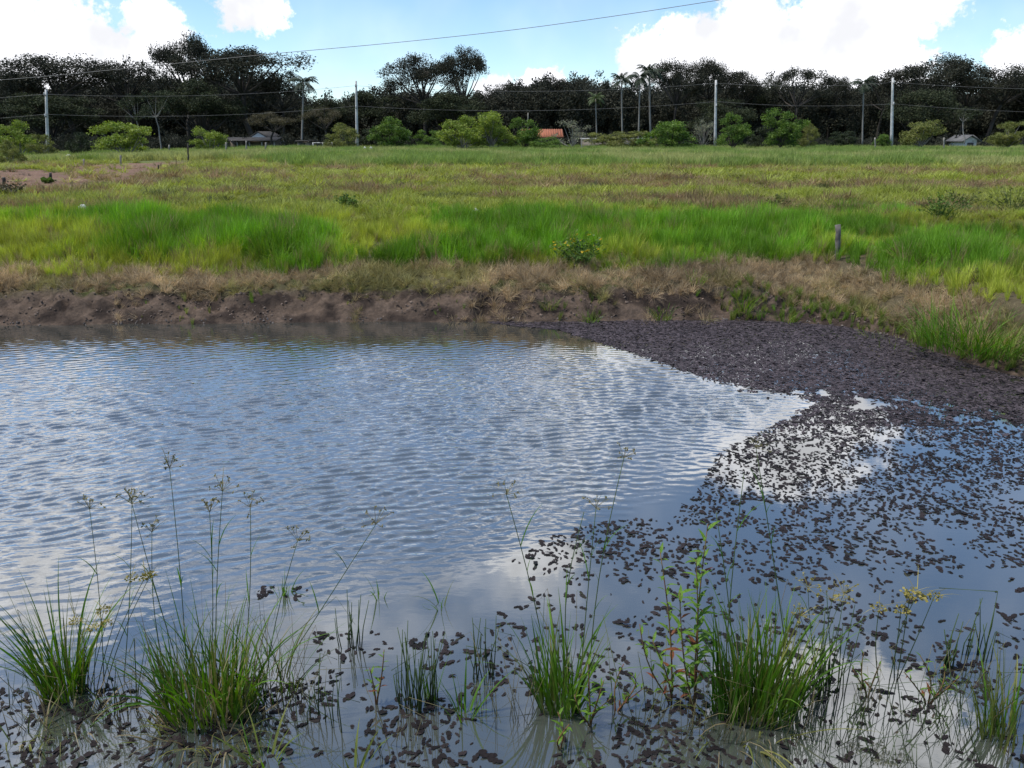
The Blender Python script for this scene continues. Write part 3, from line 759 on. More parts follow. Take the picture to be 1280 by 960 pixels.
PALM = {'d': [palm_meshes(s, 'palm', 'bark_pale') for s in (5, 9)], 'p': [palm_meshes(14, 'palm_pale', 'bark_pale')]}
def put_palm(px, ptop, pbase, Yd, v, label, wide=1.0):
    top = at(px, ptop, Yd); base = at(px, pbase, Yd); H = (top[2] - base[2]) / 1.0
    tm, fr = PALM[v[0]][int(v[1:]) % len(PALM[v[0]])]
    t = thing('palm_tree', label, 'palm', (base[0], Yd, base[2]), 'tall palms among the dark trees', rot=(0, math.atan2(top[0] - base[0], H), 0), scl=(H * wide, H * wide, H))
    obj('trunk', tm, t)
    for f in fr: obj('frond', f, t)
put_palm(378, 86, 188, 104, 'd0', 'single tall palm right of the huge umbrella tree', 1.0)
put_palm(778, 84, 186, 108, 'd1', 'left palm of the tall group behind the low olive bushes', .85)
put_palm(799, 80, 186, 106, 'd0', 'middle palm of the tall group with the pale thin trunk', .8)
put_palm(813, 72, 186, 108, 'd1', 'tallest palm of the group right of the middle', .9)
put_palm(745, 112, 184, 104, 'p0', 'short pale-crowned palm right of the orange-roofed house', .95)
put_palm(1079, 88, 184, 104, 'd0', 'lone palm between the two right concrete poles', .9)

# the dark wood behind, one mass
g = np.random.default_rng(77)
CL = []
for k in range(3):
    V = np.concatenate([leaf_quads(g.normal(0, .35, 3) * np.array([1, 1, .7]), 60, .42, .085, .8, g) for _ in range(8)])
    CL.append(obj('foliage_clump', mesh('foliage_clump', V, np.arange(len(V)).reshape(-1, 4), M['foliage_dark']), link=False))
n = 5200
Yd = rng.uniform(128, 190, n); px = rng.uniform(-90, 1370, n)
topy = np.interp(px, [-90, 0, 60, 120, 200, 330, 360, 385, 440, 480, 560, 610, 650, 720, 800, 870, 950, 1050, 1150, 1210, 1280, 1370], [118, 122, 112, 110, 98, 104, 122, 134, 130, 122, 118, 126, 112, 106, 116, 112, 116, 116, 108, 118, 116, 114])
py = 188 - (188 - topy - 4) * rng.random(n) ** .8
P = np.array([at(a, b, c) for a, b, c in zip(px, py, Yd)])
sc = rng.uniform(1.2, 2.6, n)
gn_scatter('distant_wood', P, rng.uniform(0, 6.28, (n, 3)), np.stack([sc * 1.2, sc * 1.2, sc], -1), rng.integers(0, 3, n), None, CL, 'dark mass of wood filling the tree line behind the single trees', 'wood')
n = 900
px = rng.uniform(-60, 1340, n); Yd = rng.uniform(96, 120, n); P = np.array([at(a, rng.uniform(176, 190), c) for a, c in zip(px, Yd)])
sc = rng.uniform(.5, 1.1, n)
gn_scatter('undergrowth', P, rng.uniform(0, 6.28, (n, 3)), np.stack([sc * 1.3, sc * 1.3, sc], -1), rng.integers(0, 3, n), None, CL, 'dark undergrowth along the foot of the trees', 'undergrowth')

# ------------------------------------------------------------------ poles, wires
poles = []
for px, ptop, pbot, Yd, lean, label in ((57.5, 112, 197, 72, .9, 'leftmost concrete power pole, slightly leaning, among shrubs'), (445, 101, 187, 80, .5, 'second concrete power pole from the left, in tall grass'),
                                       (895, 100, 183, 80, -.4, 'third concrete power pole from the left, above a leafless bush'), (1116, 97, 182, 78, -.6, 'rightmost concrete power pole, left of a round olive bush')):
    top = at(px, ptop, Yd); base = at(px + lean * 3, pbot + 3, Yd); H = top[2] - base[2]
    t = thing('power_pole', label, 'pole', base, 'concrete power poles')
    dx = top[0] - base[0]
    G = Geo()
    z = np.linspace(0, 1, 6)
    G.tube(np.stack([dx * z, 0 * z, H * z], 1), np.linspace(.15, .095, 6), 10)
    obj('shaft', G.build('pole_shaft', M['concrete']), t)
    for fz in (.92, .62):
        G = Geo(); G.box((dx * fz - .05, -.30, H * fz - .04), (dx * fz + .05, -.09, H * fz + .04)); b = obj('bracket', G.build('bracket', M['wire']), t)
        G = Geo(); zz_ = np.linspace(0, .2, 6); G.tube(np.stack([0 * zz_ + dx * fz, 0 * zz_ - .26, H * fz + .04 + zz_], 1), [.05, .07, .04, .07, .04, .03], 8)
        obj('insulator', G.build('insulator', M['plaster']), b)
    poles.append((top, base))
def wire(label, ctrl, rad=.012, group='overhead wires'):
    """wire through points, sagging a little in between"""
    P = []
    for a, b in zip(ctrl[:-1], ctrl[1:]):
        a, b = np.asarray(a), np.asarray(b); t = np.linspace(0, 1, 17)[:-1, None]
        s = a * (1 - t) + b * t; s[:, 2:] -= 4 * .018 * np.linalg.norm(b - a) * t * (1 - t); P.append(s)
    P.append(np.asarray(ctrl[-1])[None])
    G = Geo().tube(np.concatenate(P), rad, 5)
    obj('overhead_wire', G.build('overhead_wire', M['wire']), label=label, cat='wire', group=group)
def pw(k, f): return poles[k][0] * f + poles[k][1] * (1 - f) + np.array([0, -.26, .2])
wl = at(-330, 122, 74); wrr = at(1560, 104, 76)
wire('upper overhead wire strung along the four concrete poles', [wl, pw(0, .90), pw(1, .90), pw(2, .92), pw(3, .90), wrr], .011)
wl = at(-330, 150, 74); wrr = at(1560, 136, 76)
wire('lower overhead wire strung along the four concrete poles', [wl, pw(0, .62), pw(1, .62), pw(2, .66), pw(3, .60), wrr], .010)
a, b = at(-420, 122, 60), at(1500, -110, 30)
tt = np.linspace(0, 1, 40)
ctrl = [(px, py) for px, py in ((-420, 127), (0, 101), (165, 85), (330, 68), (490, 54), (640, 38), (770, 20), (900, 0), (1200, -48), (1500, -105))]
pp = np.array([at(px, py, 58 - 22 * (px + 420) / 1920) for px, py in ctrl])
ti = np.arange(len(pp)); tf = np.linspace(0, len(pp) - 1, 90)
pp = np.stack([np.interp(tf, ti, pp[:, k]) for k in range(3)], 1)
ker = np.ones(9) / 9
pp = np.stack([np.convolve(np.pad(pp[:, k], 4, mode='edge'), ker, 'valid') for k in range(3)], 1)[4:-4]
obj('overhead_wire', Geo().tube(pp, .015, 5).build('overhead_wire', M['wire']), label='nearer overhead wire slanting up across the open sky', cat='wire', group='overhead wires')

# ------------------------------------------------------------------ buildings
def house(name, label, px0, px1, pridge, peave, pbase, Yd, mroof, mwall, depth=5.0, gable_front=False, openings=(), over=.35, tiles=True):
    a, b = at(px0, pbase, Yd), at(px1, pbase, Yd); w = b[0] - a[0]
    ze = at(px0, peave, Yd)[2] - a[2]; zr = at(px0, pridge, Yd)[2] - a[2]
    t = thing(name, label, 'building', ((a[0] + b[0]) / 2, Yd, a[2]))
    hw = w / 2 - over; D = depth
    G = Geo()
    if gable_front:
        v = [(-hw, 0, 0), (hw, 0, 0), (hw, 0, ze), (0, 0, zr - .08), (-hw, 0, ze), (-hw, D, 0), (hw, D, 0), (hw, D, ze), (0, D, zr - .08), (-hw, D, ze)]
        G.add(v, [(0, 1, 2, 3, 4), (6, 5, 9, 8, 7)]); G.add(v, [(1, 6, 7, 2), (5, 0, 4, 9)])
    else:
        G.box((-hw, 0, 0), (hw, D, ze + .05))
    wall = obj('wall', G.build('wall', M[mwall]), t)
    G = Geo(); th = .10
    def slope(p0, p1, p2, p3):      # thick roof slab with rolled tile ribs
        p0, p1, p2, p3 = map(np.array, (p0, p1, p2, p3)); up = np.cross(p1 - p0, p3 - p0); up = up / np.linalg.norm(up) * th
        if up[2] < 0: up = -up
        G.add(np.array([p0, p1, p2, p3, p0 + up, p1 + up, p2 + up, p3 + up]), [(0, 3, 2, 1), (4, 5, 6, 7), (0, 1, 5, 4), (1, 2, 6, 5), (2, 3, 7, 6), (3, 0, 4, 7)])
        if tiles:
            nrib = int(np.linalg.norm(p1 - p0) / .28)
            for k in range(nrib):
                f = (k + .5) / nrib; G.tube(np.array([p0 + (p1 - p0) * f + up, p3 + (p2 - p3) * f + up]), .06, 5)
    if gable_front:
        ex = w / 2
        sl = (zr - ze) / hw
        slope((-ex, -over, ze - sl * over), (-ex, D + over, ze - sl * over), (0, D + over, zr), (0, -over, zr))
        slope((ex, -over, ze - sl * over), (ex, D + over, ze - sl * over), (0.0, D + over, zr), (0.0, -over, zr))
    else:
        sl = (zr - ze) / (D / 2)
        slope((-w / 2, -over, ze), (w / 2, -over, ze), (w / 2, D / 2, zr), (-w / 2, D / 2, zr))
        slope((-w / 2, D + over, ze), (w / 2, D + over, ze), (w / 2, D / 2, zr), (-w / 2, D / 2, zr))
    obj('roof', G.build('roof', M[mroof]), t)
    for kind, x0, x1, z0, z1 in openings:
        G = Geo(); G.box((x0, -.05, z0), (x1, -.003, z1)); o = obj(kind, G.build(kind, M['door'] if kind == 'door' else M['wood_dark']), t)
        if kind == 'window':
            G = Geo(); G.box((x0 + .07, -.07, z0 + .07), (x1 - .07, -.053, z1 - .07)); obj('pane', G.build('pane', M['glass']), o)
        else:
            G = Geo(); G.box((x1 - .18, -.10, z0 + .95), (x1 - .08, -.053, z0 + 1.05)); obj('handle', G.build('handle', M['wire']), o)
    return t
house('tile_roof_house', 'small house with an orange clay tile roof behind the bushes', 652, 704, 162.5, 172, 190, 100, 'tile', 'plaster_warm', 5, openings=(('window', .4, 1.3, .7, 1.5), ('door', 1.5, 2.3, .02, 1.7)))
house('gabled_farm_building', 'low farm building with a white gable under the huge umbrella tree', 309, 341, 165, 175, 190, 101, 'roof_dark', 'plaster', 6, True, openings=(('window', -.4, .4, .6, 1.2),), tiles=False, over=.08)
# open verandah roof in front of the gable
t = thing('verandah_shed', 'long low dark-roofed open shed in front of the white gable', 'shed', at(312, 190, 98))
o0 = at(312, 190, 98); xa, xb = at(279, 190, 98)[0] - o0[0], at(347, 190, 98)[0] - o0[0]; ze = at(312, 176.5, 98)[2] - o0[2]
G = Geo(); G.add([(xa, -.3, ze), (xb, -.3, ze), (xb, 2.4, ze + .35), (xa, 2.4, ze + .35), (xa, -.3, ze + .09), (xb, -.3, ze + .09), (xb, 2.4, ze + .44), (xa, 2.4, ze + .44)], [(0, 3, 2, 1), (4, 5, 6, 7), (0, 1, 5, 4), (1, 2, 6, 5), (2, 3, 7, 6), (3, 0, 4, 7)])
obj('roof', G.build('roof', M['roof_dark']), t)
for k in range(5):
    xx = xa + .3 + (xb - xa - .6) * k / 4; G = Geo(); G.box((xx - .07, -.1, 0), (xx + .07, .04, ze)); obj('post', G.build('post', M['wood_pale']), t)
G = Geo(); G.box((xa + .2, 2.2, 0), (xb - .2, 2.3, ze + .3)); obj('back_wall', G.build('back_wall', M['plaster_warm']), t)
t = thing('small_shed', 'small flat-roofed shed beside the single left palm', 'shed', at(382, 190, 99))
o0 = at(382, 190, 99); xa, xb = at(371, 190, 99)[0] - o0[0], at(395, 190, 99)[0] - o0[0]; ze = at(382, 177, 99)[2] - o0[2]
G = Geo(); G.box((xa, -.3, ze), (xb, 2.4, ze + .14)); obj('roof', G.build('roof', M['roof_dark']), t)
G = Geo(); G.box((xa + .15, 0, 0), (xb - .15, 2.2, ze - .003)); obj('wall', G.build('wall', M['plaster_warm']), t)
G = Geo(); G.box((xa + .4, -.05, .02), (xa + 1.1, -.004, ze - .1)); obj('door', G.build('door', M['door']), t)
t = thing('railing', 'low whitish railing between the small shed and the olive bush', 'railing', at(403, 188, 97))
o0 = at(403, 188, 97); xa, xb = at(392, 188, 97)[0] - o0[0], at(416, 188, 97)[0] - o0[0]; ze = at(403, 178, 97)[2] - o0[2]
for zz_ in (.5, 1.0):
    G = Geo(); G.box((xa, -.03, ze * zz_ - .09), (xb, .03, ze * zz_)); obj('rail', G.build('rail', M['plaster']), t)
for k in range(3):
    xx = xa + (xb - xa) * k / 2; G = Geo(); G.box((xx - .05, -.1, 0), (xx + .05, -.033, ze)); obj('post', G.build('post', M['plaster']), t)
house('white_hut', 'small white hut with a pale roof near the right edge', 1199, 1223, 169.5, 175, 188, 94, 'roof_pale', 'plaster', 3, True, openings=(('door', -.3, .4, .02, .85),), tiles=False)
# white boundary wall glimpsed behind the low bushes
t = thing('boundary_wall', 'low white wall behind the low bushes under the palms', 'wall', at(765, 188, 92))
o0 = at(765, 188, 92); xa, xb = at(726, 188, 92)[0] - o0[0], at(806, 188, 92)[0] - o0[0]; ze = at(765, 174, 92)[2] - o0[2]
G = Geo(); G.box((xa, 0, 0), (xb, .2, ze)); obj('wall_body', G.build('wall_body', M['plaster_warm']), t)
G = Geo(); G.box((xa - .05, -.05, ze + .003), (xb + .05, .25, ze + .12)); obj('coping', G.build('coping', M['plaster']), t)

# ------------------------------------------------------------------ posts, stones, small things in the field
def post(px, ptop, pbase, Yd, wpx, label, m='wood_old', name='fence_post', lean=0.0, group=None):
    top, base = at(px, ptop, Yd), at(px, pbase, Yd); H = top[2] - base[2]; r = wpx / F * Yd / 2
    gz = min(base[2], float(height(base[0], Yd))) - .1
    z = np.linspace(gz - base[2], H, 7); lean += (top[0] - base[0]) / H
    j1 = rng.normal(0, r * .12, (7, 2)) + np.stack([z * lean, z * 0], 1)
    V = Geo().tube(np.stack([j1[:, 0], j1[:, 1], z], 1), r * rng.uniform(.88, 1.1, 7), 8)
    return obj(name, V.build(name, M[m], False), None, base, label=label, cat='post', group=group)
post(1047.5, 281, 326, 10.9, 7.2, 'weathered grey wooden post standing in the green grass of the bank', 'wood_old', 'wooden_post', .0)
for px, a, b, Yd, w, m, label in ((63, 216, 238, 27, 3.4, 'wood_dark', 'short dark post at the edge of the red earth'), (105, 199, 213, 40, 2.2, 'wood_pale', 'thin pale post on the far side of the red earth'),
                              (151, 194, 208, 42, 2.2, 'wood_pale', 'thin pale post below the light green bush'), (198, 206, 222, 36, 1.6, 'wood_dark', 'thin dark stake at the right end of the red earth'),
                              (235.5, 180, 209, 46, 2.0, 'wood_dark', 'thin dark stake right of the red earth, reaching up into the trees'), (211, 181, 196, 66, 2.0, 'wood_pale', 'pale fence post left of the thin dark stake'),
                              (283, 178, 196, 66, 2.4, 'wood_pale', 'pale fence post at the left end of the low farm building'), (308, 176, 196, 66, 2.0, 'wood_pale', 'pale fence post below the white gable'),
                              (332, 178, 195, 66, 2.0, 'wood_pale', 'pale fence post right of the white gable'), (294.5, 190, 200, 56, 2.6, 'wood_dark', 'stubby dark post in the grass before the low farm building'),
                              (660, 141, 160, 98, 1.2, 'wood_pale', 'thin post above the rounded green bush'), (727, 172, 188, 70, 1.2, 'wood_pale', 'thin pale post beside the bare-branched bush'),
                              (1094, 172, 186, 70, 1.6, 'wood_pale', 'pale fence post just left of the rightmost pole'), (1180, 172, 184, 70, 1.8, 'wood_pale', 'pale fence post right of the round olive bush'),
                              (5, 222, 244, 25, 4, 'wood_dark', 'dark stump post at the left edge before the red earth')):
    post(px, a, b, Yd, w, label, m, 'fence_post', rng.normal(0, .02), 'fence posts across the field')
def lump(px, py, Yd, wpx, hpx, m, name, label, cat, seed):
    c = at(px, py, Yd); w = wpx / F * Yd / 2; h = hpx / F * Yd; g = np.random.default_rng(seed)
    nu, nv = 12, 7; V = []
    for i_ in range(nv):
        ph = i_ / (nv - 1) * math.pi / 2 * 1.15 - .15
        for k in range(nu):
            th = k / nu * 6.283; r_ = math.cos(ph) * (1 + .12 * math.sin(3 * th + seed) + g.normal(0, .05))
            V.append((w * r_ * math.cos(th), w * .8 * r_ * math.sin(th), h * max(math.sin(ph), -.3) * (1 + .08 * math.cos(2 * th + seed))))
    i_, k = np.meshgrid(np.arange(nv - 1), np.arange(nu), indexing='ij')
    Q = np.stack([i_ * nu + k, i_ * nu + (k + 1) % nu, (i_ + 1) * nu + (k + 1) % nu, (i_ + 1) * nu + k], -1).reshape(-1, 4)
    top = np.arange(nu)[None] + (nv - 1) * nu
    return obj(name, mesh(name, V, [Q, top], M[m], True), None, c, label=label, cat=cat)
lump(595, 272, 15.6, 15, 11, 'rock', 'stone', 'pale rounded stone half hidden behind the lush grass', 'stone', 3)
lump(104, 263, 15.8, 13, 7, 'white', 'stone', 'small whitish stone in the grass on the left', 'stone', 5)
lump(87, 203, 58, 11, 9, 'white', 'white_bundle', 'small white bundle by the dark round bush on the left', 'bundle', 7)
lump(456, 190, 68, 6, 6, 'white', 'white_bundle', 'small white bundle in grass just right of the second pole', 'bundle', 8)
lump(464, 190.5, 68, 7, 6.5, 'white', 'white_bundle', 'slightly larger white bundle a step further right of the second pole', 'bundle', 9)

# ------------------------------------------------------------------ single plants on the bank
def clump(name, label, px, py, n, L, spread, parts=(('blade', 1.0),), lean=.22, bend=.7, w=.009, outer=10, z=0.0, cat='grass clump', seg=6, pos=None, squash=1.0, group=None, outerm=None):
    """a grass clump rooted where the photograph shows it; the outer arching blades are pieces of their own"""
    b = on(px, py, z) if pos is None else np.asarray(pos)
    t = thing(name, label, cat, b, group)
    for m, share in parts:
        k = max(3, int(n * share)); a = rng.uniform(0, 6.283, k); r = spread * np.sqrt(rng.random(k))
        base = np.stack([r * np.cos(a), r * np.sin(a) * squash, np.full(k, -.04)], -1)
        V, Q = blade_geo(base, a + rng.normal(0, .8, k), np.abs(rng.normal(lean, lean * .5, k)), np.abs(rng.normal(bend, bend * .5, k)), L * rng.uniform(.3, 1.08, k), w * rng.uniform(.45, 1.1, k), seg, .06)
        o = obj('blades', mesh('blades', V, Q, M[m]), t); o['kind'] = 'stuff'
    if cat == 'grass clump' and pos is None and n > 40:
        for k in range(14):        # thin wiry stems and broken dry blades through the clump
            a_ = rng.uniform(0, 6.28); r_ = spread * rng.uniform(.3, 1.5); p0 = np.array([r_ * math.cos(a_), r_ * math.sin(a_) * squash, -.03]); l = L * rng.uniform(.6, 1.35)
            dd = np.array([rng.normal(0, .28), rng.normal(0, .2), 1.0]); e_ = p0 + dd * l * .8
            P_ = [p0, (p0 + e_) / 2 + rng.normal(0, .015, 3), e_]
            if rng.random() < .4: P_.append(e_ + np.array([rng.normal(0, .12), rng.normal(0, .06), -rng.uniform(.0, .1)]))
            obj('stem', Geo().tube(np.array(P_), np.linspace(.0017, .0007, len(P_)), 3).build('stem', M[('stem', 'umbel', 'blade_dry')[k % 3]]), t)
    for k in range(outer):
        a = np.array([rng.uniform(0, 6.283)]); r = spread * .8
        V, Q = blade_geo(np.array([[r * math.cos(a[0]), r * math.sin(a[0]) * squash, -.04]]), a, np.array([rng.uniform(.25, .6) * lean / .22 * .8]), np.array([rng.uniform(.6, 1.7)]), np.array([L * rng.uniform(.85, 1.2)]), np.array([w * 1.25]), 9, .05)
        obj('blade', mesh('blade', V, Q, M[outerm or parts[0][0]]), t)
    return t
def stem_to(t, base, tip, head, rad_=.0022, sag=.0, m='stem', mh='umbel', hs=1.0, leaves=2):
    """a sedge stem from base to tip (world points) with its flower head and a few stem leaves"""
    rad = rad_ * .75
    o = np.array(t.location); a, b = np.asarray(base) - o, np.asarray(tip) - o
    u = np.linspace(0, 1, 9)[:, None]; P = a * (1 - u) + b * u
    side = np.array([(b - a)[1], -(b - a)[0], 0]); P += np.sin(u * 3.14) * (rng.normal(0, .02) * np.array([1, .3, 0])) + sag * np.sin(u * 3.14) * np.array([0, 0, 1.])
    s = obj('stem', Geo().tube(P, np.linspace(rad * 1.25, rad * .7, 9), 4).build('stem', M[m]), t)
    c = P[-1]; V = []; G = Geo()
    if head in ('umbel', 'big'):
        for k in range(9 if head == 'umbel' else 12):
            th = k * 2.4 + rng.normal(0, .3); e = rng.uniform(.15, 1.35); L = hs * rng.uniform(.03, .075)
            d = np.array([math.cos(th) * math.cos(e), math.sin(th) * math.cos(e), math.sin(e)])
            p1 = c + d * L + np.array([0, 0, -L * .15]); G.tube(np.array([c, (c + p1) / 2 + d * .004, p1]), .0009, 3, False)
            for q_ in range(6):
                dd = rng.normal(0, 1, 3); dd /= np.linalg.norm(dd); l2 = hs * rng.uniform(.006, .014); nn = np.cross(dd, rng.normal(0, 1, 3)); nn = nn / np.linalg.norm(nn) * l2 * .28
                G.add([p1, p1 + dd * l2 * .5 + nn, p1 + dd * l2, p1 + dd * l2 * .5 - nn], [(0, 1, 2, 3)])
    elif head == 'knob':
        for k in range(46):
            dd = rng.normal(0, 1, 3); dd /= np.linalg.norm(dd); dd[2] *= .5; cc = c + dd * hs * .020 * rng.uniform(.4, 1.2); l2 = .011 * hs
            nn = np.cross(dd, rng.normal(0, 1, 3)); nn = nn / np.linalg.norm(nn) * l2 * .4
            G.add([cc, cc + dd * l2 * .5 + nn, cc + dd * l2, cc + dd * l2 * .5 - nn], [(0, 1, 2, 3)])
    if head:
        for k in range(4 if head != 'knob' else 3):
            th = rng.uniform(0, 6.28); L = hs * rng.uniform(.05, .12)
            V_, Q_ = blade_geo(c[None], np.array([th]), np.array([rng.uniform(.5, 1.3)]), np.array([.7]), np.array([L]), np.array([.003]), 3, .1); G.add(V_, Q_)
        obj('flower_head', G.build('flower_head', M[mh]), s)
    for k in range(leaves):
        q_ = rng.integers(2, 7); V_, Q_ = blade_geo(P[q_][None], np.array([rng.uniform(0, 6.28)]), np.array([.35]), np.array([.8]), np.array([rng.uniform(.08, .2)]), np.array([.005]), 5, .08)
        obj('leaf', mesh('leaf', V_, Q_, M['blade']), s)
    return s
def tip_of(px, py, base, dy=0.0): return at(px, py, base[1] + dy)

# tussock at the water's edge on the right, yellow-flowered bush, dry weeds
p = on(1232, 452, .04)
t = clump('grass_tussock', 'rounded green grass tussock at the water edge on the right', 0, 0, 900, .55, .55, (('blade', .75), ('blade_pale', .25)), .5, .9, .010, 12, cat='grass clump', pos=(p[0], p[1] + .25, float(height(p[0], p[1] + .25))), seg=4)
p = on(1140, 432, .04)
clump('grass_tussock', 'smaller pale green tussock left of the rounded one by the water', 0, 0, 300, .30, .35, (('blade_pale', .7), ('blade', .3)), .5, .9, .009, 6, pos=(p[0], p[1] + .3, float(height(p[0], p[1] + .3))), seg=4)
for px, py, Ls, label in ((736, 392, .22, 'small bright tuft on the mud face below the flowering bush'), (828, 390, .22, 'thin upright tuft on the mud face near the dark floating mat'), (930, 388, .30, 'leafy green tuft at the bank foot above the dark mat'),
                          (868, 380, .2, 'short yellow-green tuft between the mud tufts at centre right'), (445, 362, .14, 'fresh green tuft on the bank lip left of centre'), (685, 388, .16, 'tiny tuft on the mud face at the centre'), (985, 392, .26, 'bushy tuft at the right end of the mud face')):
    p = on(px, py, .10)
    clump('bank_tuft', label, 0, 0, 90, Ls * 1.25, .10, (('blade_pale', .5), ('blade', .5)), .4, .8, .008, 4, pos=(p[0], p[1], float(height(p[0], p[1]))), seg=4, group='tufts on the mud bank')
g = np.random.default_rng(4)
def bush(name, label, cat, px, Yd, w, hpx, m, n=26, flowers=0, drop=.04, leaf=.028, per=9):
    w = w / F * Yd / 2; hh = hpx / F * Yd; p = at(px, 300, Yd); gz = float(height(p[0], Yd)) - drop
    t = thing(name, label, cat, (p[0], Yd, gz)); G = Geo(); LV = []; FL = []
    for k in range(n):
        th = g.uniform(0, 6.28); r_ = math.sqrt(g.random()); H = hh * g.uniform(.6, 1.0) * (1 - r_ * .35); tip = np.array([math.cos(th) * r_ * w, math.sin(th) * r_ * w * .7, H])
        P_ = np.stack([tip * u + np.array([0, 0, -.02 + .05 * math.sin(u * 3)]) for u in np.linspace(0, 1, 5)])
        G.tube(P_, np.linspace(.005, .002, 5) * Yd / 11, 4, False)
        for q_ in range(1, 5): LV.append(leaf_quads(P_[q_], per, .16 * hh + .01, leaf * Yd / 11, .9, g))
        if k < flowers: FL.append(leaf_quads(P_[-1] + np.array([0, 0, .02]), 5, .03, .016, .5, g))
    obj('stems', G.build('stems', M['rush']), t); V = np.concatenate(LV); obj('foliage', mesh('foliage', V, np.arange(len(V)).reshape(-1, 4), M[m]), t)
    for V in FL: obj('flower', mesh('flower', V, np.arange(len(V)).reshape(-1, 4), M['flower']), t)
bush('flowering_bush', 'dark weed bush dotted with yellow flowers in the lush grass', 'bush', 725, 10.6, 74, 52, 'shrub_green', 26, 20)
p = on(1218, 402, .12); p[2] = float(height(p[0], p[1]))
t = thing('dry_weed', 'dead dark brown upright weed stalk on the right bank', 'weed', p)
top = at(1218, 352, p[1]) - p
obj('stalk', Geo().tube(np.array([[0, 0, -.05], top * .5 + [.01, 0, 0], top]), [.010, .008, .005], 6).build('stalk', M['dry_stalk']), t)
for k in range(8):
    z0 = top * g.uniform(.5, .95); d = np.array([g.normal(0, .09), g.normal(0, .05), g.uniform(.06, .14)])
    b = obj('branch', Geo().tube(np.array([z0, z0 + d]), [.004, .002], 4).build('branch', M['dry_stalk']), t)
    V = leaf_quads(z0 + d, 16, .03, .014, 1.6, g); obj('seed_head', mesh('seed_head', V, np.arange(len(V)).reshape(-1, 4), M['dry_stalk']), b)
p = on(1262, 408, .10); p[2] = float(height(p[0], p[1]))
t = thing('straw_stalks', 'pale bent dead stalks beside the dead brown weed', 'weed', p)
for tx, ty, bend_ in ((1258, 358, 0), (1232, 380, 1), (1210, 385, .3), (1275, 372, .6)):
    e = at(tx, ty, p[1]) - p; u = np.linspace(0, 1, 7)[:, None]
    P_ = u * e + np.sin(u * 3.14) * np.array([0, 0, .10 * bend_]) + np.array([0, 0, -.02])
    obj('stalk', Geo().tube(P_, np.linspace(.005, .002, 7), 4).build('stalk', M['straw']), t)
# weeds in the field
for px, Yd, w, h_, m, label in ((72, 27, 24, 10, 'shrub_green', 'low green weed beside the short dark post'), (1195, 17.5, 60, 30, 'shrub_olive', 'straggly olive weed at the right above the lush grass'), (1258, 15.5, 80, 50, 'shrub_olive', 'tall straggly weed at the right edge above the bank'),
                                 (435, 16.4, 40, 24, 'shrub_green', 'small leafy weed above the lush grass left of the stone'), (1170, 14.5, 60, 34, 'shrub_green', 'green leafy weed in the grass right of the wooden post'), (965, 17, 60, 26, 'shrub_olive', 'low yellowish weed above the lush grass right of centre'),
                                 (22, 20.5, 50, 26, 'foliage_brown', 'brown dry weed at the left edge before the red earth'), (135, 24, 26, 10, 'shrub_green', 'low green weed at the lower edge of the red earth')):
    bush('weed', label, 'weed', px, Yd, w, h_, m, 22, 0, .02, .02, 7)

# ------------------------------------------------------------------ foreground plants in the shallows
t = clump('sedge_clump', 'green sedge clump with arching blades at the far left shallows', 82, 866, 140, .52, .075, (('blade', .7), ('blade_pale', .3)), .15, .5, .009, 10)
b = np.array(t.location)
for bx, tx, ty in ((95, 95, 775), (105, 115, 785), (112, 133, 779), (118, 130, 762), (120, 164, 722), (125, 182, 720), (130, 188, 719)):
    bb = on(bx, 868); stem_to(t, bb, tip_of(tx, ty, bb), 'knob', .0022, mh='umbel_yellow', leaves=0, hs=1.0)
for bx, tx, ty in ((110, 112, 636), (135, 165, 625)):
    bb = on(bx + 20, 850); stem_to(t, bb, tip_of(tx, ty, bb, .1), 'umbel', .0022, leaves=3)
t = clump('sedge_clump', 'largest grass clump with tall sedge stems in the left foreground', 262, 886, 340, .50, .19, (('blade', .62), ('blade_pale', .25), ('blade_dry', .2)), .17, .6, .009, 12, squash=.7)
for bx, tx, ty in ((235, 212, 585), (262, 262, 640), (270, 278, 614), (300, 313, 634), (235, 165, 630), (330, 372, 676), (330, 470, 655), (215, 190, 665)):
    bb = on(bx, 872); stem_to(t, bb, tip_of(tx, ty, bb, .08), 'umbel', .0023, leaves=4, hs=1.1)
clump('sedge_clump', 'small thinner tuft joined to the right of the largest clump', 342, 862, 45, .40, .09, (('blade', .4), ('blade_pale', .4), ('blade_dry', .2)), .35, .8, .007, 8)
clump('dead_grass_clump', 'tangled dead blades at the foot of the largest clump', 262, 920, 110, .26, .20, (('blade_dry', .6), ('blade_pale', .4)), .7, 1.2, .007, 6, squash=.5)
clump('dead_grass_clump', 'tangled dead blades at the foot of the far left clump', 90, 905, 50, .22, .13, (('blade_dry', .7), ('blade_pale', .3)), .7, 1.2, .006, 4, squash=.5)
def rushes(label, px, py, n, L, spread, m='rush', w=.0028, broken=0, name='rush_cluster', lean=.07):
    b = on(px, py); t = thing(name, label, 'rushes', b)
    for k in range(n):
        a = rng.uniform(0, 6.28); r_ = spread * math.sqrt(rng.random()); p0 = np.array([r_ * math.cos(a), r_ * math.sin(a) * .6, -.04]); l = L * rng.uniform(.45, 1.0)
        d = np.array([rng.normal(0, lean), rng.normal(0, lean), 1.0])
        P_ = [p0, p0 + d * l * .5, p0 + d * l + np.array([rng.normal(0, .015), 0, 0])]
        if k < broken: P_.append(P_[-1] + np.array([rng.normal(0, .12), rng.normal(0, .05), -rng.uniform(.02, .08)]))
        obj('stem', Geo().tube(np.array(P_), np.linspace(w, w * .45, len(P_)), 4).build('stem', M[m]), t)
    return t
rushes('dark upright rushes left of centre in open water', 440, 808, 12, .34, .06)
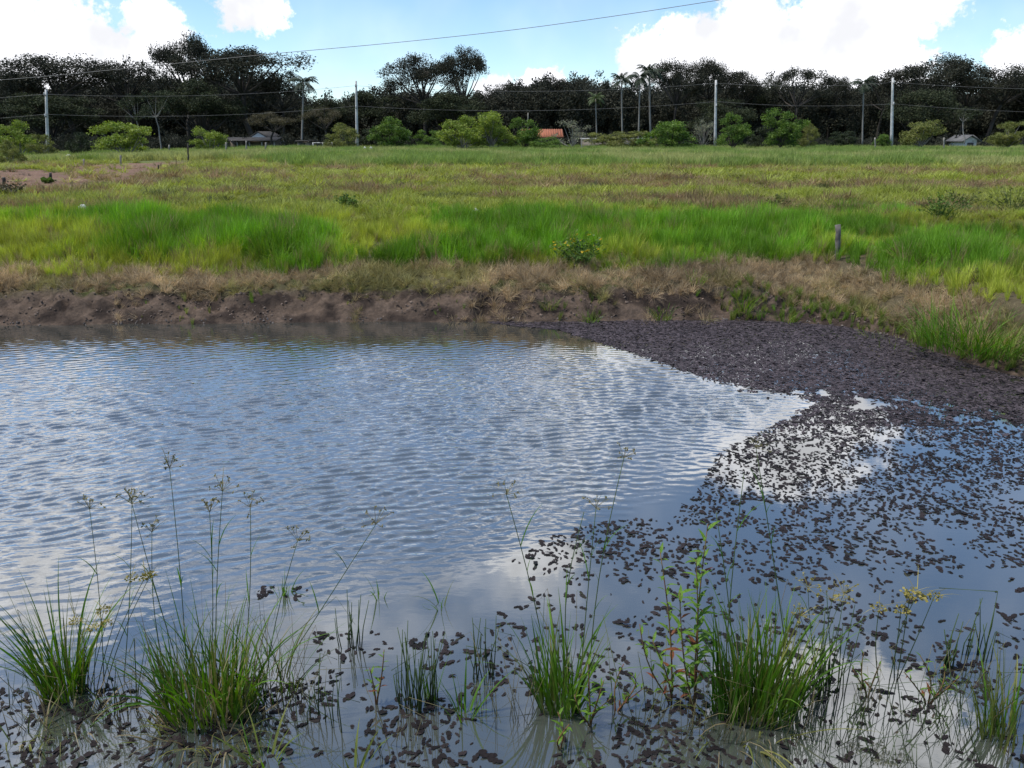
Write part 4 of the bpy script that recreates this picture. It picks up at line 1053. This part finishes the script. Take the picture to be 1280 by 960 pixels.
rushes('dense group of thin green rushes at the centre foreground', 524, 884, 38, .40, .085, broken=5)
clump('grass_clump', 'small bright green tuft at the foot of the centre rushes', 540, 870, 16, .22, .03, (('blade', 1),), .12, .3, .007, 0)
clump('grass_clump', 'small bright green shoot right of the centre rushes', 580, 896, 16, .26, .03, (('blade', 1),), .25, .5, .009, 4)
rushes('few bent rushes right of the centre shoot', 606, 850, 12, .36, .07, broken=5)
rushes('sparse thin rushes standing in water between the left clump and centre', 410, 905, 9, .32, .10, broken=3)
t = clump('sedge_clump', 'bright green broad-bladed clump just right of centre foreground', 700, 882, 125, .46, .085, (('blade', .8), ('blade_pale', .2)), .17, .5, .010, 9)
for bx, tx, ty, hd in ((690, 633, 618, 'umbel'), (716, 730, 640, None), (735, 780, 572, 'umbel'), (724, 745, 635, 'umbel')):
    bb = on(bx, 868); stem_to(t, bb, tip_of(tx, ty, bb, .10), hd, .0026, leaves=5)
t = clump('sedge_clump', 'broad bright green clump in the right foreground beside the red-stemmed herb', 945, 888, 290, .50, .18, (('blade', .7), ('blade_pale', .3)), .13, .4, .010, 10, squash=.6)
for bx, tx, ty, hd in ((905, 930, 592, None), (990, 945, 560, 'umbel'), (920, 895, 640, None)):
    bb = on(bx, 870); stem_to(t, bb, tip_of(tx, ty, bb, .12), hd, .0028, leaves=4)
clump('dead_grass_clump', 'arching pale dry blades at the foot of the broad right clump', 930, 912, 50, .34, .16, (('blade_pale', .5), ('blade_dry', .5)), .6, 1.3, .007, 8, squash=.5)
t = rushes('tall rush cluster with seed heads right of the broad right clump', 1030, 866, 24, .52, .09, lean=.10)
for tx, ty in ((1010, 735), (1040, 750), (1055, 742), (1000, 770)):
    bb = on(1030, 866); stem_to(t, bb, tip_of(tx, ty, bb), 'umbel', .002, leaves=2, mh='umbel_yellow')
t = thing('sedge_plant', 'sedge with compact yellow flower heads in the pale water on the right', 'sedge', on(1115, 850))
for bx, tx, ty, s in ((1118, 1146, 744, 1.6), (1121, 1138, 742, 1.3), (1112, 1126, 762, 1.3), (1098, 1099, 760, 1.2), (1122, 1168, 745, 1.2)):
    bb = on(bx, 850); stem_to(t, bb, tip_of(tx, ty, bb), 'knob', .0028, mh='umbel_yellow', hs=s, leaves=0, m='rush')
rushes('dark straight reeds standing together in the right shallows', 1184, 834, 9, .30, .03, w=.004, lean=.03)
rushes('second group of dark reeds nearer the right edge', 1222, 822, 12, .36, .07, w=.0035, broken=2, lean=.05)
rushes('tangled thin dark stems in the water at the lower right', 1130, 935, 34, .30, .30, m='rush', w=.0018, broken=16, lean=.25, name='drowned_stems')
rushes('tangled thin stems in the water under the tall rush cluster', 1040, 930, 20, .30, .20, m='rush', w=.0018, broken=10, lean=.25, name='drowned_stems')
rushes('tangled thin stems near the lower right corner', 1215, 920, 22, .34, .20, m='rush', w=.0018, broken=8, lean=.2, name='drowned_stems')
clump('grass_clump', 'yellow-green grass clump at the lower right edge', 1262, 925, 60, .42, .10, (('blade_pale', .7), ('blade', .3)), .15, .4, .009, 8)
clump('grass_clump', 'small tuft rooted in floating debris on the left water', 356, 742, 14, .20, .03, (('blade', 1),), .25, .4, .006, 3)
clump('grass_clump', 'few single shoots in open water left of centre', 474, 745, 5, .22, .02, (('blade', 1),), .25, .5, .006, 2)
clump('grass_clump', 'few bent shoots in open water at centre', 553, 758, 5, .22, .02, (('blade', .6), ('blade_pale', .4)), .45, .8, .006, 2)
clump('grass_clump', 'short blades poking in at the lower edge left of centre', 440, 972, 8, .22, .05, (('blade_pale', 1),), .2, .4, .012, 4)
clump('grass_clump', 'short pale shoot at the lower edge under the largest clump', 330, 955, 14, .22, .04, (('blade_pale', .5), ('blade', .5)), .3, .6, .009, 4)
clump('grass_clump', 'short sparse blades at the lower left corner', 25, 925, 24, .24, .12, (('blade_pale', .6), ('blade_dry', .4)), .35, .7, .006, 3, squash=.5)
rushes('sparse bare stems in front of the far left clump', 150, 890, 8, .36, .08, broken=3, lean=.15)

for px, py, n, L, sp, label in ((30, 880, 10, .34, .10, 'wispy stems left of the far left clump'), (175, 905, 12, .40, .10, 'wispy stems between the two left clumps'), (385, 885, 12, .38, .10, 'wispy stems just right of the largest clump'),
                               (640, 900, 14, .40, .10, 'wispy stems between the centre rushes and the broad-bladed clump'), (800, 900, 16, .46, .12, 'wispy stems left of the red-stemmed herb'), (880, 925, 10, .34, .10, 'wispy stems in front of the red-stemmed herb'),
                               (1075, 895, 12, .36, .12, 'wispy stems below the yellow-headed sedge'), (1180, 885, 14, .40, .14, 'wispy stems below the dark straight reeds'), (490, 930, 10, .28, .12, 'wispy stems near the lower edge at centre left')):
    rushes(label, px, py, n, L, sp, m=('stem', 'umbel', 'blade_pale')[px % 3], w=.0014, broken=n // 3, name='wispy_stems', lean=.22)
LEAF = {}
for m in ('herb', 'herb_red'):
    u = np.linspace(0, 1, 6); wv = np.array([.05, .6, 1, .85, .5, .04]) * .5
    V = np.concatenate([np.stack([-wv * .26, u, .10 * u * (1 - u) * 2 - .25 * u ** 2 + wv * .06], 1), np.stack([0 * u, u, .10 * u * (1 - u) * 2 - .25 * u ** 2], 1), np.stack([wv * .26, u, .10 * u * (1 - u) * 2 - .25 * u ** 2 + wv * .06], 1)])
    k = np.arange(5); Q = np.concatenate([np.stack([k, k + 6, k + 7, k + 1], 1), np.stack([k + 6, k + 12, k + 13, k + 7], 1)])
    LEAF[m] = mesh('herb_leaf', V, Q, M[m], True)
def herb(label, px, py, stems, L=.09, red=0.0, name='water_herb', step=.024):
    b = on(px, py); t = thing(name, label, 'herb', b)
    for tx, ty, dy in stems:
        e = tip_of(tx, ty, b, dy) - b; u = np.linspace(0, 1, 8)[:, None]; P_ = u * e + np.sin(u * 3.1) * np.array([rng.normal(0, .02), rng.normal(0, .02), 0]); P_[0, 2] = -.03
        obj('stem', Geo().tube(P_, np.linspace(.004, .0018, 8), 5).build('stem', M['herb_stem']), t)
        ln = np.linalg.norm(e); nl = max(4, int(ln / step))
        for k in range(nl):
            f = .12 + .88 * (k + .5) / nl; c = np.array([np.interp(f, np.linspace(0, 1, 8), P_[:, q_]) for q_ in range(3)])
            isred = rng.random() < red * (1.4 - f * 1.4)
            l = L * rng.uniform(.65, 1.15) * (1 - .35 * f)
            obj('leaf', LEAF['herb_red' if isred else 'herb'], t, c, rot=(rng.uniform(.25, 1.0), 0, k * 2.4 + rng.normal(0, .3)), scl=(l, l, l))
herb('upright herb with reddish stem and narrow leaves in the right foreground', 868, 892, ((885, 655, .05), (870, 700, 0), (850, 740, -.03)), .095, .16)
herb('thin reddish leafy stems left of the upright red-stemmed herb', 840, 880, ((800, 780, 0), (825, 690, .05), (815, 800, -.05)), .07, .3)
herb('bright green small-leaved herb at the foot of the broad-bladed clump', 738, 905, ((735, 830, 0), (755, 850, -.05), (718, 868, -.05), (765, 872, 0)), .06, .0)
herb('low leafy sprig right of the bright green herb', 770, 890, ((790, 845, 0), (805, 860, .05), (780, 830, .08)), .045, .25)
herb('short green herb near the lower edge below the broad-bladed clump', 700, 935, ((697, 890, 0), (712, 905, -.03)), .06, .0)
herb('sparse low weeds standing in the right shallows', 1160, 880, ((1150, 820, 0), (1180, 830, .05), (1130, 840, 0), (1200, 845, 0)), .05, .25)
herb('small leafy sprig in the centre left shallows', 470, 880, ((480, 812, 0), (462, 835, 0)), .05, .3)
herb('low weedy sprig between the rush cluster and the yellow-headed sedge', 1085, 870, ((1080, 815, 0), (1100, 830, 0), (1065, 835, 0)), .045, .1)

# ------------------------------------------------------------------ floating plants
def floater(seed, m='float'):
    """a little raft of two or three crinkled oval leaves"""
    g = np.random.default_rng(seed); G = Geo()
    for s_ in range(2 + seed % 2):
        n = 9; th = np.arange(n) / n * 6.283; rr = g.uniform(.78, 1.12, n); ax = g.uniform(.30, .44); bx_ = ax * g.uniform(.55, .8); yaw = g.uniform(0, 3.14)
        c0 = np.array([(s_ - .6) * .44 + g.normal(0, .05), g.normal(0, .12), .03 * s_])
        ex, ey = ax * rr * np.cos(th), bx_ * rr * np.sin(th); cx_, sx_ = math.cos(yaw * .5), math.sin(yaw * .5)
        ring = lambda f, z: np.stack([c0[0] + f * (ex * cx_ - ey * sx_), c0[1] + f * (ex * sx_ + ey * cx_), c0[2] + z], 1)
        rim = ring(1, g.uniform(.01, .09, n)); mid = ring(.55, g.uniform(.03, .07, n))
        V = np.concatenate([rim, mid, [c0 + np.array([0, 0, .025])]])
        k = np.arange(n); Q = np.stack([k, (k + 1) % n, n + (k + 1) % n, n + k], 1); T = np.stack([n + k, n + (k + 1) % n, np.full(n, 2 * n)], 1)
        G.add(V, Q); G.f.setdefault(3, []).append(T + G.n - len(V))
    return G.build('floating_plant', M[m], True)
FLO = [floater(s) for s in range(1, 7)] + [floater(s, 'float_grey') for s in range(1, 7)]
D1 = [(600, 402.5), (700, 413), (780, 438), (860, 466), (940, 487), (1030, 500), (1120, 528), (1200, 536), (1500, 560), (1700, 500), (1290, 468), (1180, 440), (1130, 420), (1060, 405), (900, 399)]
D2 = [(1030, 500), (900, 565), (875, 610), (840, 648), (760, 650), (690, 668), (655, 692), (720, 722), (850, 722), (1000, 720), (1100, 705), (1500, 720), (1500, 560), (1200, 536), (1120, 528)]
D3 = [(655, 692), (610, 720), (600, 760), (640, 800), (1400, 830), (1500, 720), (1100, 705), (850, 722)]
x, y = pts_in(170000, -3.6, 8.2, 1.5, 9.6)
x2, y2 = pts_in(220000, -.8, 8.2, 5.8, 9.6)
p2x, p2y = project(np.stack([x2, y2, 0 * x2], -1))
def ragged(x, y, px, py):           # the packed mat breaks up towards the open water
    k = np.clip((py - 400) / 100, .15, 1.2); r1 = fbm(x * 2.1 + 4, y * 2.1 + 7, 3) - .5; r2 = fbm(x * 9 + 4, y * 9 + 7, 2) - .5
    return inpoly(px + k * (25 * r1 + 25 * r2 + rng.normal(0, 6, len(x))), py + k * sstep(px, 960, 1080) * (85 * r2 + 60 * r1 + rng.normal(0, 9, len(x))) + k * (18 * r2 + rng.normal(0, 3, len(x))), D1)
q1 = ragged(x2, y2, p2x, p2y) | (inpoly(p2x, p2y, D2) & (p2y < 660) & (rng.random(len(x2)) < np.clip((660 - p2y) / 120, 0, 1)))
x = np.concatenate([x, x2[q1]]); y = np.concatenate([y, y2[q1]]); N0 = len(x)
px, py = project(np.stack([x, y, 0 * x], -1))
cl = fbm(x * 3.2 + 50, y * 3.2 + 20, 3); cl2 = fbm(x * 9 + 5, y * 9 + 2, 2)
cw = .65 * cl + .35 * cl2
dens = np.zeros(N0)
dens[inpoly(px, py, D2)] = 1
m2 = dens > 0; dens[m2] = np.clip((cw[m2] - .35) * 7, 0.04, 1.0) * np.interp(py[m2], [500, 560, 640, 720], [1.8, 1.2, .8, .5])
m3 = inpoly(px, py, D3); dens[m3] = np.clip((cw[m3] - .50) * 3.5, 0.010, .32)
m4 = (py > 790) & (px > 360); dens[m4] = np.maximum(dens[m4], np.clip((cw[m4] - .45) * 4.5, .01, .5) * np.interp(py[m4], [790, 850, 880, 940], [.3, 1.0, 1.3, 2.2]))
m5 = (py > 845) & (px <= 420); dens[m5] = np.maximum(dens[m5], np.clip((cw[m5] - .42) * 6, .02, .7))
m6 = (np.hypot((px - 365) / 45, (py - 742) / 10) < 1); dens[m6] = .25
m7 = (np.hypot((px - 450) / 40, (py - 815) / 14) < 1); dens[m7] = .25
m1 = ragged(x, y, px, py); dens[m1] = 1.0
ok = (rng.random(N0) < dens) & (y < shore(x) - .02)
x, y, px, py = x[ok], y[ok], px[ok], py[ok]
# thin out overlaps outside the dense mat
keep = np.ones(len(x), bool); cell = {}
ind1 = inpoly(px, py, D1)
for k in range(len(x)):
    mind = .0135 if ind1[k] else (.0135 + .008 * min(1, max(0, (py[k] - 510) / 110)))
    key = (int(x[k] / .03), int(y[k] / .03)); bad = False
    for a in (-1, 0, 1):
        for b in (-1, 0, 1):
            for q_ in cell.get((key[0] + a, key[1] + b), ()):
                if (x[k] - x[q_]) ** 2 + (y[k] - y[q_]) ** 2 < mind * mind: bad = True; break
            if bad: break
        if bad: break
    if bad: keep[k] = False
    else: cell.setdefault(key, []).append(k)
x, y, px, py = x[keep], y[keep], px[keep], py[keep]
size = np.clip(rng.lognormal(-3.68, .33, len(x)), .010, .050) * np.where(ind1[keep], 1.15, 1.0); 
rot = np.stack([rng.normal(0, .12, len(x)), rng.normal(0, .12, len(x)), rng.uniform(0, 6.28, len(x))], -1)
vis = (px > 4) & (px < 1276) & (py < 955)
order = np.argsort(np.where(vis, y, 99)); near = order[:300]
for k in near:
    s = size[k]
    obj('floating_plant', FLO[int(rng.integers(0, 6))], None, (x[k], y[k], .001), label='small dark brown floating plant on the nearest water', cat='floating plant', group='floating plants nearest the shore', rot=rot[k], scl=(s, s, s))
rest = np.setdiff1d(np.arange(len(x)), near)
srcs = [obj('floating_plant_source', f, link=False) for f in FLO]
s = size[rest]
gn_scatter('floating_plant_mat', np.stack([x[rest], y[rest], np.full(len(rest), .001)], -1), rot[rest], np.stack([s, s, s], -1), rng.integers(0, 6, len(rest)) + np.where(rng.random(len(rest)) < np.clip((575 - py[rest]) / 90, 0, 1), 6, 0), None, srcs, 'dark mat of small floating plants spreading over the right of the pond', 'floating plants')
print('floaters', len(x), 'objects', len(bpy.data.objects))
